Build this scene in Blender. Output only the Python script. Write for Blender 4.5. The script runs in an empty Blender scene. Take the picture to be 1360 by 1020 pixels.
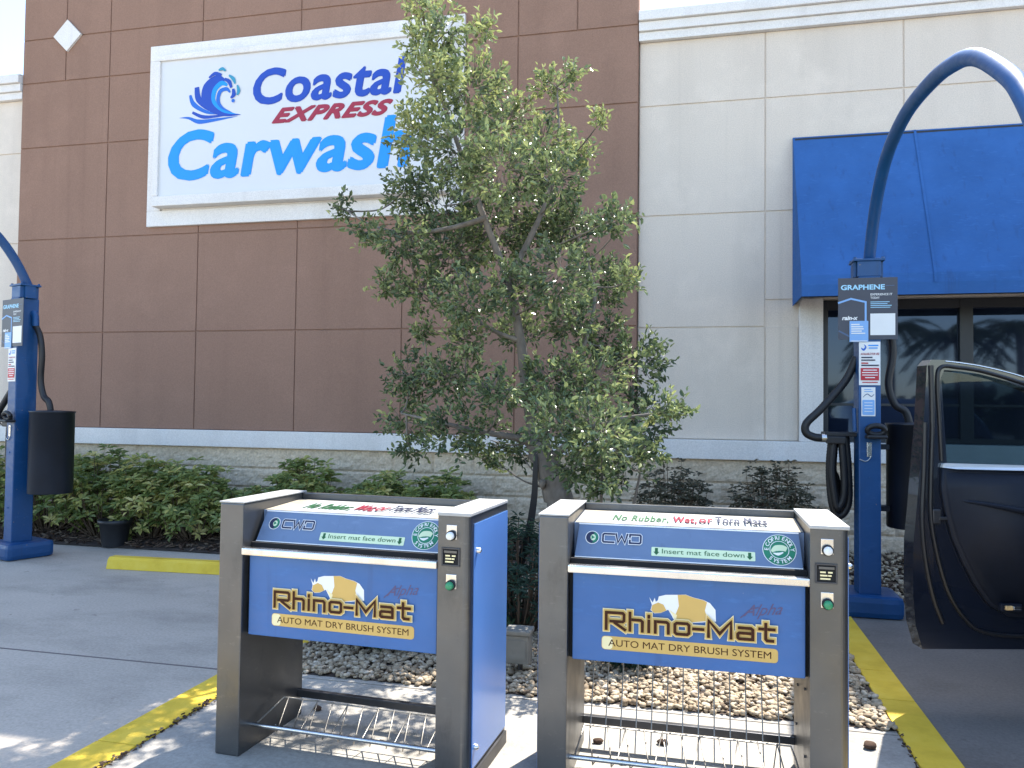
import bpy, bmesh, math, random
from mathutils import Vector, Matrix
from mathutils.geometry import tessellate_polygon
from mathutils import noise as mnoise

S = bpy.context.scene
COL = S.collection
R = math.radians
rnd = random.Random(7)

# ---------------------------------------------------------------- camera
cam_d = bpy.data.cameras.new("camera")
cam = bpy.data.objects.new("camera", cam_d)
COL.objects.link(cam)
cam_d.sensor_width = 36.0
cam_d.lens = 36.0 * 1045.0 / 1360.0
cam_d.clip_start = 0.05
cam_d.clip_end = 2000
cx = Vector((0.97394552, 0.22647905, 0.01172046))
cy = Vector((-0.00447485, -0.0324794, 0.99946239))
cz = Vector((0.22673797, -0.97347436, -0.03061971))
M = Matrix((cx, cy, cz)).transposed().to_4x4()
M.translation = Vector((0, 0, 1.55))
cam.matrix_world = M
S.camera = cam

# ---------------------------------------------------------------- light
SUN_EL, SUN_AZ = R(58.4), R(23.5)
world = bpy.data.worlds.new("World")
S.world = world
world.use_nodes = True
wt = world.node_tree
sky = wt.nodes.new('ShaderNodeTexSky')
sky.sky_type = 'NISHITA'
sky.sun_disc = False
sky.sun_elevation = SUN_EL
sky.sun_rotation = SUN_AZ
sky.air_density = 1.0
sky.dust_density = 0.5
sky.ozone_density = 0.6
bg = wt.nodes['Background']
wt.links.new(sky.outputs[0], bg.inputs[0])
bg.inputs[1].default_value = 0.15
sun_d = bpy.data.lights.new("sun", 'SUN')
sun_d.energy = 3.7
sun_d.angle = R(0.53)
sun_d.color = (1.0, 0.95, 0.87)
sun = bpy.data.objects.new("sun", sun_d)
COL.objects.link(sun)
sdir = Vector((math.sin(SUN_AZ) * math.cos(SUN_EL), math.cos(SUN_AZ) * math.cos(SUN_EL), math.sin(SUN_EL)))
sun.rotation_euler = sdir.to_track_quat('Z', 'Y').to_euler()
sun.location = sdir * 30
S.view_settings.view_transform = 'Standard'
S.view_settings.look = 'None'
S.view_settings.exposure = 1.75
S.view_settings.gamma = 1
S.cycles.max_bounces = 7
S.cycles.transparent_max_bounces = 8
S.cycles.use_denoising = True


# ---------------------------------------------------------------- materials
class NT:
    def __init__(s, name):
        s.m = bpy.data.materials.new(name)
        s.m.use_nodes = True
        s.t = s.m.node_tree
        s.b = s.t.nodes['Principled BSDF']
        s.out = s.t.nodes['Material Output']

    def n(s, kind, **kw):
        nd = s.t.nodes.new(kind)
        for k, v in kw.items():
            if k in nd.inputs:
                nd.inputs[k].default_value = v
            else:
                setattr(nd, k, v)
        return nd

    def l(s, a, b):
        s.t.links.new(a, b)

    def coords(s, scale=(1, 1, 1), kind='Object'):
        tc = s.n('ShaderNodeNewGeometry')
        kind = 'Position'
        mp = s.n('ShaderNodeMapping')
        mp.inputs['Scale'].default_value = scale
        s.l(tc.outputs[kind], mp.inputs['Vector'])
        return mp.outputs[0]

    def noise(s, vec, scale, detail=4, rough=0.55):
        nd = s.n('ShaderNodeTexNoise')
        nd.inputs['Scale'].default_value = scale
        nd.inputs['Detail'].default_value = detail
        nd.inputs['Roughness'].default_value = rough
        s.l(vec, nd.inputs['Vector'])
        return nd.outputs['Fac']

    def ramp(s, fac, stops):
        r = s.n('ShaderNodeValToRGB')
        e = r.color_ramp.elements
        while len(e) < len(stops):
            e.new(0.5)
        for q, (p, c) in zip(e, stops):
            q.position = p
            q.color = (*c, 1) if len(c) == 3 else c
        s.l(fac, r.inputs[0])
        return r.outputs[0]

    def mix(s, a, b, fac, mode='MIX'):
        nd = s.n('ShaderNodeMix', data_type='RGBA', blend_type=mode)
        for sock, v in ((0, fac), (6, a), (7, b)):
            if hasattr(v, 'is_linked') or hasattr(v, 'links'):
                s.l(v, nd.inputs[sock])
            elif sock == 0:
                nd.inputs[0].default_value = v
            else:
                nd.inputs[sock].default_value = (*v, 1)
        return nd.outputs[2]

    def bump(s, fac, strength, dist=0.01, prev=None):
        nd = s.n('ShaderNodeBump')
        nd.inputs['Strength'].default_value = strength
        nd.inputs['Distance'].default_value = dist
        s.l(fac, nd.inputs['Height'])
        if prev is not None:
            s.l(prev, nd.inputs['Normal'])
        return nd.outputs[0]


def simple(name, col, rough=0.5, metal=0.0, var=0.08, vscale=6, bump=0.0, bscale=60, spec=0.5, coat=0.0, stretch=(1, 1, 1)):
    t = NT(name)
    v = t.coords(stretch)
    n = t.noise(v, vscale)
    a = tuple(c * (1 - var) for c in col)
    b = tuple(min(1, c * (1 + var)) for c in col)
    t.l(t.ramp(n, [(0.3, a), (0.7, b)]), t.b.inputs['Base Color'])
    t.b.inputs['Roughness'].default_value = rough
    t.b.inputs['Metallic'].default_value = metal
    t.b.inputs['Specular IOR Level'].default_value = spec
    t.b.inputs['Coat Weight'].default_value = coat
    if bump:
        t.l(t.bump(t.noise(v, bscale, 3), bump, 0.01), t.b.inputs['Normal'])
    return t.m


def stucco(name, col, dark=0.86):
    t = NT(name)
    v = t.coords()
    big = t.noise(v, 0.7, 5)
    st = t.noise(t.coords((2.2, 2.2, 0.25)), 1.0, 5)
    f = t.noise(v, 90, 3)
    a = tuple(c * dark for c in col)
    c1 = t.ramp(big, [(0.3, a), (0.65, col)])
    c2 = t.mix(c1, tuple(c * 0.84 for c in col), t.ramp(st, [(0.48, (0, 0, 0)), (0.72, (0.7, 0.7, 0.7))]))
    patch = t.noise(v, 2.3, 6, 0.65)
    c2 = t.mix(c2, tuple(min(0.85, c * 1.12) for c in col), t.ramp(patch, [(0.52, (0, 0, 0)), (0.75, (0.6, 0.6, 0.6))]))
    drip = t.noise(t.coords((7, 7, 0.12)), 1.0, 3)
    c2 = t.mix(c2, tuple(c * 0.8 for c in col), t.ramp(drip, [(0.60, (0, 0, 0)), (0.74, (0.45, 0.45, 0.45))]))
    c3 = t.mix(c2, t.ramp(f, [(0.3, (0.82, 0.82, 0.82)), (0.7, (1, 1, 1))]), 1.0, 'MULTIPLY')
    t.l(c3, t.b.inputs['Base Color'])
    t.b.inputs['Roughness'].default_value = 0.9
    t.b.inputs['Specular IOR Level'].default_value = 0.2
    t.l(t.bump(t.noise(v, 130, 4), 0.5, 0.006), t.b.inputs['Normal'])
    return t.m


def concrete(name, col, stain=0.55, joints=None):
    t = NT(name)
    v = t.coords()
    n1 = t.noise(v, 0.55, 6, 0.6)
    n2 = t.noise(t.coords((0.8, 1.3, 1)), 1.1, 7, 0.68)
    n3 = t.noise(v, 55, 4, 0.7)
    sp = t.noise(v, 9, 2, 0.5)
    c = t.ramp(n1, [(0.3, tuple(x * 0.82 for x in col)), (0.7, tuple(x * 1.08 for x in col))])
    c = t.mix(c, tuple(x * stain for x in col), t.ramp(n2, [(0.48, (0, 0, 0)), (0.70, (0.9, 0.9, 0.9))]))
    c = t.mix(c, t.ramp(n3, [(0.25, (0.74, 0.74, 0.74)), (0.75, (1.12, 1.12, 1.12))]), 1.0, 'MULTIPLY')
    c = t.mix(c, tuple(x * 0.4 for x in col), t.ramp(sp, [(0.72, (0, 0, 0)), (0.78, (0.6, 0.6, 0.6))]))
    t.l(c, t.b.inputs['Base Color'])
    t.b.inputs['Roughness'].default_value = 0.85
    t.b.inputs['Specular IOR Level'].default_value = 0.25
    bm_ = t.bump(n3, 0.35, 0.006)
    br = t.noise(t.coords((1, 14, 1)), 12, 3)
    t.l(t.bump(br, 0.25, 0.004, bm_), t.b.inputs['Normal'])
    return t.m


def steel(name, col, rough, metal=1.0):
    t = NT(name)
    v = t.coords((60, 60, 2.0))
    n = t.noise(v, 1.5, 4)
    big = t.noise(t.coords(), 3.0, 4)
    c = t.ramp(big, [(0.3, tuple(x * 0.85 for x in col)), (0.7, tuple(x * 1.1 for x in col))])
    t.l(c, t.b.inputs['Base Color'])
    t.l(t.ramp(t.noise(t.coords(), 7, 5), [(0.3, (rough * 0.8,) * 3), (0.7, (rough * 1.25,) * 3)]), t.b.inputs['Roughness'])
    scuff = t.noise(t.coords((9, 9, 30)), 2.0, 5, 0.7)
    c = t.mix(c, tuple(min(1, x * 1.5) for x in col), t.ramp(scuff, [(0.60, (0, 0, 0)), (0.70, (0.5, 0.5, 0.5))]))
    t.l(t.mix(c, tuple(x * 0.55 for x in col), t.ramp(t.noise(t.coords((3, 3, 1.2)), 2.5, 6, 0.7), [(0.55, (0, 0, 0)), (0.75, (0.6, 0.6, 0.6))])), t.b.inputs['Base Color'])
    t.b.inputs['Metallic'].default_value = metal
    t.l(t.bump(n, 0.06, 0.003), t.b.inputs['Normal'])
    return t.m


def painted(name, col, rough, spec=0.5, chip=(0.2, 0.17, 0.15), amount=0.69):
    t = NT(name)
    v = t.coords()
    fade = t.noise(v, 1.6, 5, 0.6)
    c = t.ramp(fade, [(0.3, tuple(x * 0.85 for x in col)), (0.7, tuple(x * 1.15 for x in col))])
    rub = t.noise(t.coords((4, 4, 14)), 2.2, 6, 0.7)
    c = t.mix(c, tuple(x * 1.25 + 0.02 for x in col), t.ramp(rub, [(0.56, (0, 0, 0)), (0.72, (0.6, 0.6, 0.6))]))
    drip = t.noise(t.coords((16, 16, 0.9)), 1.0, 4)
    c = t.mix(c, tuple(x * 0.6 + 0.01 for x in col), t.ramp(drip, [(0.58, (0, 0, 0)), (0.74, (0.5, 0.5, 0.5))]))
    sp = t.noise(v, 24, 4, 0.6)
    c = t.mix(c, chip, t.ramp(sp, [(amount, (0, 0, 0)), (amount + 0.03, (0.8, 0.8, 0.8))]))
    t.l(c, t.b.inputs['Base Color'])
    t.l(t.ramp(rub, [(0.4, (rough,) * 3), (0.7, (rough * 1.5,) * 3)]), t.b.inputs['Roughness'])
    t.b.inputs['Specular IOR Level'].default_value = spec
    return t.m


def leafmat(name, stops, trans=0.28, rough=0.38):
    t = NT(name)
    at = t.n('ShaderNodeAttribute', attribute_name='tint')
    c = t.ramp(at.outputs['Fac'], stops)
    t.l(c, t.b.inputs['Base Color'])
    t.b.inputs['Roughness'].default_value = rough
    t.b.inputs['Specular IOR Level'].default_value = 0.45
    tr = t.n('ShaderNodeBsdfTranslucent')
    t.l(c, tr.inputs['Color'])
    mx = t.n('ShaderNodeMixShader')
    mx.inputs[0].default_value = trans
    t.l(t.b.outputs[0], mx.inputs[1])
    t.l(tr.outputs[0], mx.inputs[2])
    t.l(mx.outputs[0], t.out.inputs['Surface'])
    return t.m


def tinted(name, stops, rough=0.8, bump=0.4, bscale=40):
    t = NT(name)
    at = t.n('ShaderNodeAttribute', attribute_name='tint')
    c = t.ramp(at.outputs['Fac'], stops)
    n = t.noise(t.coords(), bscale, 3)
    c = t.mix(c, t.ramp(n, [(0.3, (0.75, 0.75, 0.75)), (0.7, (1.1, 1.1, 1.1))]), 1.0, 'MULTIPLY')
    t.l(c, t.b.inputs['Base Color'])
    t.b.inputs['Roughness'].default_value = rough
    t.b.inputs['Specular IOR Level'].default_value = 0.25
    t.l(t.bump(n, bump, 0.006), t.b.inputs['Normal'])
    return t.m


MAT = dict(
    brown=stucco("brown stucco", (0.315, 0.192, 0.14), 0.93),
    beige=stucco("beige stucco", (0.74, 0.65, 0.55), 0.95),
    trim=stucco("white trim", (0.82, 0.79, 0.75), 0.97),
    joint=simple("joint groove", (0.16, 0.13, 0.12), 0.9),
    drive=concrete("driveway concrete", (0.53, 0.465, 0.385), 0.66),
    bay=concrete("darker bay concrete", (0.225, 0.20, 0.175), 0.6),  # darker concrete tone for the bay right of the kerb
    pad=concrete("pad concrete", (0.42, 0.39, 0.34), 0.62),
    awning=painted("blue awning canvas", (0.036, 0.115, 0.31), 0.8, 0.2, (0.12, 0.2, 0.36), 0.74),
    blue=painted("blue panel", (0.04, 0.128, 0.34), 0.42, 0.5, (0.3, 0.32, 0.36), 0.73),
    blue_sunlit=simple("sunlit glossy blue panel", (0.10, 0.23, 0.55), 0.22, var=0.05, vscale=3),  # gloss plus a lightened blue: sunlight on this side put into the colour
    header=painted("pale blue panel", (0.125, 0.19, 0.31), 0.4, 0.5, (0.3, 0.3, 0.3), 0.74),
    vacblue=painted("blue painted steel", (0.005, 0.062, 0.19), 0.38),
    steel=steel("stainless steel", (0.13, 0.13, 0.13), 0.36, 0.8),
    cap=steel("sunlit cap steel", (0.44, 0.435, 0.42), 0.55, 0.25),  # paler than the columns: sunlight on their tops put into the colour
    steel_bright=steel("polished steel", (0.72, 0.70, 0.67), 0.25),
    darksteel=steel("dark steel", (0.08, 0.08, 0.085), 0.45, 0.8),
    black=simple("black rubber", (0.012, 0.012, 0.014), 0.5, var=0.2),
    slot=simple("black slot", (0.004, 0.004, 0.005), 0.8),
    canister=simple("black painted drum", (0.009, 0.012, 0.02), 0.4, var=0.3, vscale=3),
    wire=simple("galvanised wire", (0.36, 0.34, 0.31), 0.4, metal=0.7),
    signwhite=simple("white sign acrylic", (0.64, 0.645, 0.65), 0.35, var=0.02, vscale=1),
    white=simple("white vinyl", (0.8, 0.8, 0.78), 0.5, var=0.03),
    dimwhite=simple("dimmed white vinyl", (0.36, 0.37, 0.36), 0.6, var=0.1, vscale=12, spec=0.2),  # white toned down so the sunlit notice does not burn out
    tanlabel=simple("tan vinyl", (0.36, 0.31, 0.23), 0.6, var=0.12, vscale=20, spec=0.2),
    navy=simple("navy lettering", (0.006, 0.055, 0.40), 0.4, var=0.02),
    cyan=simple("bright blue lettering", (0.0, 0.27, 0.78), 0.4, var=0.02),
    midblue=simple("wave blue", (0.01, 0.13, 0.55), 0.4, var=0.02),
    teal=simple("wave teal", (0.03, 0.27, 0.42), 0.4, var=0.02),
    crimson=simple("crimson lettering", (0.33, 0.012, 0.04), 0.4, var=0.02),
    gold=simple("gold vinyl", (0.62, 0.40, 0.11), 0.5, var=0.06),
    cream=simple("cream vinyl", (0.85, 0.74, 0.42), 0.5, var=0.04),
    umber=simple("brown lettering", (0.055, 0.018, 0.008), 0.6, var=0.03, spec=0.15),
    mauve=simple("faded lettering", (0.09, 0.07, 0.16), 0.5, var=0.05),
    ink=simple("dark ink", (0.015, 0.02, 0.06), 0.5, var=0.02),
    green=simple("green vinyl", (0.01, 0.19, 0.10), 0.5, var=0.04),
    dgreen=simple("dark green ink", (0.012, 0.10, 0.03), 0.5, var=0.04),
    palegreen=simple("pale green vinyl", (0.60, 0.72, 0.48), 0.5, var=0.04),
    btn_green=simple("green button", (0.03, 0.25, 0.11), 0.3, var=0.04),
    btn_white=simple("white knob", (0.75, 0.75, 0.72), 0.3, var=0.03),
    placard=simple("charcoal placard", (0.05, 0.055, 0.075), 0.45, var=0.05),
    placardtext=simple("ice blue print", (0.36, 0.66, 0.85), 0.5, var=0.02),
    shield=simple("slate blue print", (0.07, 0.12, 0.22), 0.5, var=0.02),
    lightblue=simple("light blue card", (0.22, 0.42, 0.74), 0.5, var=0.04),
    red=simple("red print", (0.5, 0.02, 0.035), 0.5, var=0.03),
    bark=simple("grey bark", (0.17, 0.145, 0.12), 0.9, var=0.35, vscale=14, bump=0.8, bscale=30, stretch=(1, 1, 0.4)),
    twig=simple("brown twig", (0.13, 0.09, 0.06), 0.9, var=0.3, vscale=10),
    carpaint=simple("black car paint", (0.008, 0.011, 0.02), 0.18, var=0.05, coat=1.0),
    carseal=simple("car door seal", (0.012, 0.012, 0.014), 0.35, var=0.05),
    cartrim=simple("car interior trim", (0.008, 0.011, 0.02), 0.5, var=0.1, vscale=20, bump=0.1, bscale=300, spec=0.25),
    tyre=simple("tyre rubber", (0.02, 0.02, 0.02), 0.8, var=0.2),
    chrome=simple("chrome strip", (0.8, 0.82, 0.83), 0.16, metal=1.0, var=0.02),
    satin=simple("satin strip", (0.75, 0.77, 0.78), 0.35, metal=0.5, var=0.02),
    amber=simple("reflector", (0.7, 0.45, 0.2), 0.2, var=0.3, vscale=60),
    pot=simple("black nursery pot", (0.018, 0.019, 0.022), 0.45, var=0.2),
    boxgrey=simple("weathered grey plastic", (0.20, 0.19, 0.165), 0.6, var=0.15, vscale=9),
    frame=simple("dark bronze frame", (0.012, 0.014, 0.018), 0.4, var=0.1),
)


def yellow_paint():
    t = NT("worn yellow paint")
    v = t.coords()
    n = t.noise(v, 5, 6, 0.65)
    f = t.noise(v, 60, 4, 0.7)
    c = t.ramp(n, [(0.25, (0.60, 0.38, 0.02)), (0.5, (0.74, 0.50, 0.035)), (0.75, (0.78, 0.56, 0.07))])
    c = t.mix(c, (0.30, 0.27, 0.18), t.ramp(f, [(0.66, (0, 0, 0)), (0.76, (0.55, 0.55, 0.55))]))
    t.l(c, t.b.inputs['Base Color'])
    t.b.inputs['Roughness'].default_value = 0.7
    t.l(t.bump(f, 0.5, 0.006), t.b.inputs['Normal'])
    return t.m


MAT['yellow'] = yellow_paint()


def glassmat(name, col, rough=0.03, spec=0.5):
    t = NT(name)
    t.b.inputs['Base Color'].default_value = (*col, 1)
    t.b.inputs['Roughness'].default_value = rough
    t.b.inputs['Specular IOR Level'].default_value = spec
    n = t.noise(t.coords(), 0.9, 2)
    t.l(t.bump(n, 0.02, 0.02), t.b.inputs['Normal'])
    return t.m


MAT['window'] = glassmat("tinted window glass", (0.008, 0.013, 0.026), 0.03, 0.62)
MAT['window'].node_tree.nodes['Principled BSDF'].inputs['Specular Tint'].default_value = (0.55, 0.7, 1.0, 1)


def cardoorglass():
    t = NT("tinted car glass")
    tr = t.n('ShaderNodeBsdfTransparent')
    tr.inputs[0].default_value = (0.34, 0.43, 0.46, 1)
    gl = t.n('ShaderNodeBsdfGlossy')
    gl.inputs['Roughness'].default_value = 0.02
    fr = t.n('ShaderNodeFresnel')
    fr.inputs[0].default_value = 1.45
    mx = t.n('ShaderNodeMixShader')
    t.l(fr.outputs[0], mx.inputs[0])
    t.l(tr.outputs[0], mx.inputs[1])
    t.l(gl.outputs[0], mx.inputs[2])
    t.l(mx.outputs[0], t.out.inputs['Surface'])
    return t.m


MAT['carglass'] = cardoorglass()
MAT['block'] = tinted("split face block", [(0, (0.52, 0.41, 0.29)), (0.5, (0.65, 0.535, 0.395)), (1, (0.72, 0.60, 0.45))], 0.95, 0.5, 45)
MAT['pebble'] = tinted("river gravel", [(0, (0.14, 0.10, 0.065)), (0.3, (0.34, 0.26, 0.17)), (0.65, (0.48, 0.39, 0.27)), (1, (0.62, 0.54, 0.42))], 0.8, 0.3, 60)
MAT['chips'] = tinted("bark mulch", [(0, (0.04, 0.025, 0.018)), (0.6, (0.10, 0.06, 0.04)), (1, (0.24, 0.18, 0.13))], 0.95, 0.4, 60)
MAT['soil'] = simple("mulch soil", (0.06, 0.042, 0.032), 0.95, var=0.5, vscale=14, bump=0.9, bscale=45)
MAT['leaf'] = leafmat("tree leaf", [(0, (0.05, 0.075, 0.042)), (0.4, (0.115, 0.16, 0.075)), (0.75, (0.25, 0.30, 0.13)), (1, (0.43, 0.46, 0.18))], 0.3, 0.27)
MAT['hedge'] = leafmat("hedge leaf", [(0, (0.09, 0.14, 0.045)), (0.45, (0.21, 0.27, 0.08)), (0.72, (0.36, 0.39, 0.12)), (0.9, (0.62, 0.56, 0.19)), (1, (0.70, 0.64, 0.28))], 0.4)
MAT['darkshrub'] = leafmat("dull shrub leaf", [(0, (0.05, 0.05, 0.03)), (0.6, (0.11, 0.105, 0.06)), (1, (0.2, 0.15, 0.09))], 0.2, 0.5)
MAT['juniper'] = leafmat("juniper needles", [(0, (0.012, 0.03, 0.018)), (0.7, (0.03, 0.065, 0.035)), (1, (0.07, 0.12, 0.05))], 0.15, 0.6)
MAT['palm'] = leafmat("palm frond", [(0, (0.03, 0.05, 0.02)), (1, (0.08, 0.11, 0.04))], 0.2)


# ---------------------------------------------------------------- mesh builder
class MB:
    def __init__(s):
        s.v, s.f, s.mi, s.sm, s.tint = [], [], [], [], []

    def add(s, vs, fs, mi=0, smooth=False, tint=None, xf=None):
        o = len(s.v)
        if xf is not None:
            vs = [xf @ Vector(q) for q in vs]
        s.v += [tuple(q) for q in vs]
        for k, f in enumerate(fs):
            s.f.append(tuple(i + o for i in f))
            s.mi.append(mi)
            s.sm.append(smooth)
            s.tint.append(0.5 if tint is None else (tint[k] if isinstance(tint, list) else tint))
        return s

    def box(s, a, b, mi=0, bev=0.0, xf=None, tint=None):
        if bev <= 0:
            x0, y0, z0 = a
            x1, y1, z1 = b
            vs = [(x0, y0, z0), (x1, y0, z0), (x1, y1, z0), (x0, y1, z0), (x0, y0, z1), (x1, y0, z1), (x1, y1, z1), (x0, y1, z1)]
            fs = [(3, 2, 1, 0), (4, 5, 6, 7), (0, 1, 5, 4), (1, 2, 6, 5), (2, 3, 7, 6), (3, 0, 4, 7)]
            return s.add(vs, fs, mi, False, tint, xf)
        bm = bmesh.new()
        bmesh.ops.create_cube(bm, size=1)
        for v in bm.verts:
            v.co = Vector([(a[i] + b[i]) / 2 + v.co[i] * (b[i] - a[i]) for i in range(3)])
        bmesh.ops.bevel(bm, geom=bm.edges[:], offset=bev, segments=2, affect='EDGES', profile=0.6)
        return s.bm(bm, mi, False, xf)

    def bm(s, bm, mi=0, smooth=False, xf=None, tint=None):
        bm.verts.ensure_lookup_table()
        for i, v in enumerate(bm.verts):
            v.index = i
        vs = [v.co.copy() for v in bm.verts]
        fs = [[v.index for v in f.verts] for f in bm.faces]
        bm.free()
        return s.add(vs, fs, mi, smooth, tint, xf)

    def tube(s, pts, r, n=10, mi=0, caps=True, smooth=True, xf=None):
        pts = [Vector(p) for p in pts]
        rs = r if isinstance(r, (list, tuple)) else [r] * len(pts)
        vs, fs = [], []
        up = None
        for i, p in enumerate(pts):
            if i == 0:
                d = pts[1] - p
            elif i == len(pts) - 1:
                d = p - pts[i - 1]
            else:
                d = (pts[i + 1] - p).normalized() + (p - pts[i - 1]).normalized()
            d.normalize()
            if up is None:
                up = d.orthogonal().normalized()
            up = (up - d * up.dot(d))
            if up.length < 1e-5:
                up = d.orthogonal()
            up.normalize()
            sd = d.cross(up)
            for k in range(n):
                a = 2 * math.pi * k / n
                vs.append(p + (up * math.cos(a) + sd * math.sin(a)) * rs[i])
        for i in range(len(pts) - 1):
            for k in range(n):
                k2 = (k + 1) % n
                fs.append((i * n + k, i * n + k2, (i + 1) * n + k2, (i + 1) * n + k))
        s.add(vs, fs, mi, smooth, None, xf)
        if caps:
            s.add(vs[:n], [tuple(reversed(range(n)))], mi, False, None, xf)
            s.add(vs[-n:], [tuple(range(n))], mi, False, None, xf)
        return s

    def lathe(s, prof, c=(0, 0, 0), n=28, mi=0, smooth=True, xf=None, axis='z'):
        vs, fs = [], []
        for (r, z) in prof:
            for k in range(n):
                a = 2 * math.pi * k / n
                if axis == 'z':
                    vs.append((c[0] + r * math.cos(a), c[1] + r * math.sin(a), c[2] + z))
                else:  # -y axis: z runs toward the viewer
                    vs.append((c[0] + r * math.cos(a), c[1] - z, c[2] + r * math.sin(a)))
        for i in range(len(prof) - 1):
            for k in range(n):
                k2 = (k + 1) % n
                fs.append((i * n + k, i * n + k2, (i + 1) * n + k2, (i + 1) * n + k))
        s.add(vs, fs, mi, smooth, None, xf)
        s.add(vs[:n], [tuple(reversed(range(n)))], mi, False, None, xf)
        s.add(vs[-n:], [tuple(range(n))], mi, False, None, xf)
        return s

    def prism(s, poly, d, mi=0, xf=None, holes=()):
        """polygon in (x,z), front at y=0, back at y=d"""
        loops = [[Vector((p[0], p[1], 0)) for p in poly]] + [[Vector((p[0], p[1], 0)) for p in h] for h in holes]
        flat = [p for lp in loops for p in lp]
        tris = tessellate_polygon(loops)
        n = len(flat)
        vs = [(p.x, 0, p.y) for p in flat] + [(p.x, d, p.y) for p in flat]
        fs = []
        for a, b, c in tris:
            nz = (flat[b] - flat[a]).cross(flat[c] - flat[a]).z
            if nz < 0:
                a, c = c, a
            fs.append((a, b, c))
            fs.append((c + n, b + n, a + n))
        o = 0
        for lp in loops:
            m = len(lp)
            for k in range(m):
                k2 = (k + 1) % m
                fs.append((o + k2, o + k, o + k + n, o + k2 + n))
            o += m
        return s.add(vs, fs, mi, False, None, xf)

    def build(s, name, mats, parent=None, loc=None, smooth=None, tint=False):
        me = bpy.data.meshes.new(name)
        me.from_pydata(s.v, [], s.f)
        if not isinstance(mats, (list, tuple)):
            mats = [mats]
        for m in mats:
            me.materials.append(MAT[m] if isinstance(m, str) else m)
        me.polygons.foreach_set('material_index', s.mi)
        me.polygons.foreach_set('use_smooth', s.sm)
        if tint:
            at = me.attributes.new('tint', 'FLOAT', 'FACE')
            at.data.foreach_set('value', s.tint)
        me.update()
        o = bpy.data.objects.new(name, me)
        COL.objects.link(o)
        if parent:
            o.parent = parent
        if loc:
            o.location = loc
        return o


def tag(o, label, cat, group=None):
    o['label'] = label
    o['category'] = cat
    if group:
        o['group'] = group
    return o


def thing(name, label, cat, loc=(0, 0, 0), rz=0.0, group=None):
    o = bpy.data.objects.new(name, None)
    o.empty_display_size = 0.2
    COL.objects.link(o)
    o.location = loc
    o.rotation_euler = (0, 0, rz)
    return tag(o, label, cat, group)


def struct(o, kind='structure'):
    o['kind'] = kind
    return o


def copy_tree(o, parent=None):
    c = o.copy()
    COL.objects.link(c)
    if parent:
        c.parent = parent
    for ch in list(o.children):
        copy_tree(ch, c)
    return c


# ---------------------------------------------------------------- flat lettering
_tc = {}


def text_geo(s, bold=0.0, shear=0.0, spacing=1.0):
    key = (s, bold, shear, spacing)
    if key not in _tc:
        cu = bpy.data.curves.new('tmp', 'FONT')
        cu.body = s
        cu.offset = bold
        cu.shear = shear
        cu.space_character = spacing
        cu.fill_mode = 'FRONT'
        cu.resolution_u = 4
        ob = bpy.data.objects.new('tmp', cu)
        COL.objects.link(ob)
        dg = bpy.context.evaluated_depsgraph_get()
        ev = ob.evaluated_get(dg)
        me = ev.to_mesh()
        vs = [(v.co.x, v.co.y) for v in me.vertices]
        fs = [tuple(p.vertices) for p in me.polygons]
        out = []
        for f in fs:
            a, b, c = (Vector(vs[i]) for i in f[:3])
            cr = (b - a).x * (c - a).y - (b - a).y * (c - a).x
            out.append(f if cr > 0 else tuple(reversed(f)))
        ev.to_mesh_clear()
        bpy.data.objects.remove(ob)
        bpy.data.curves.remove(cu)
        _tc[key] = (vs, out)
    return _tc[key]


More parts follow.
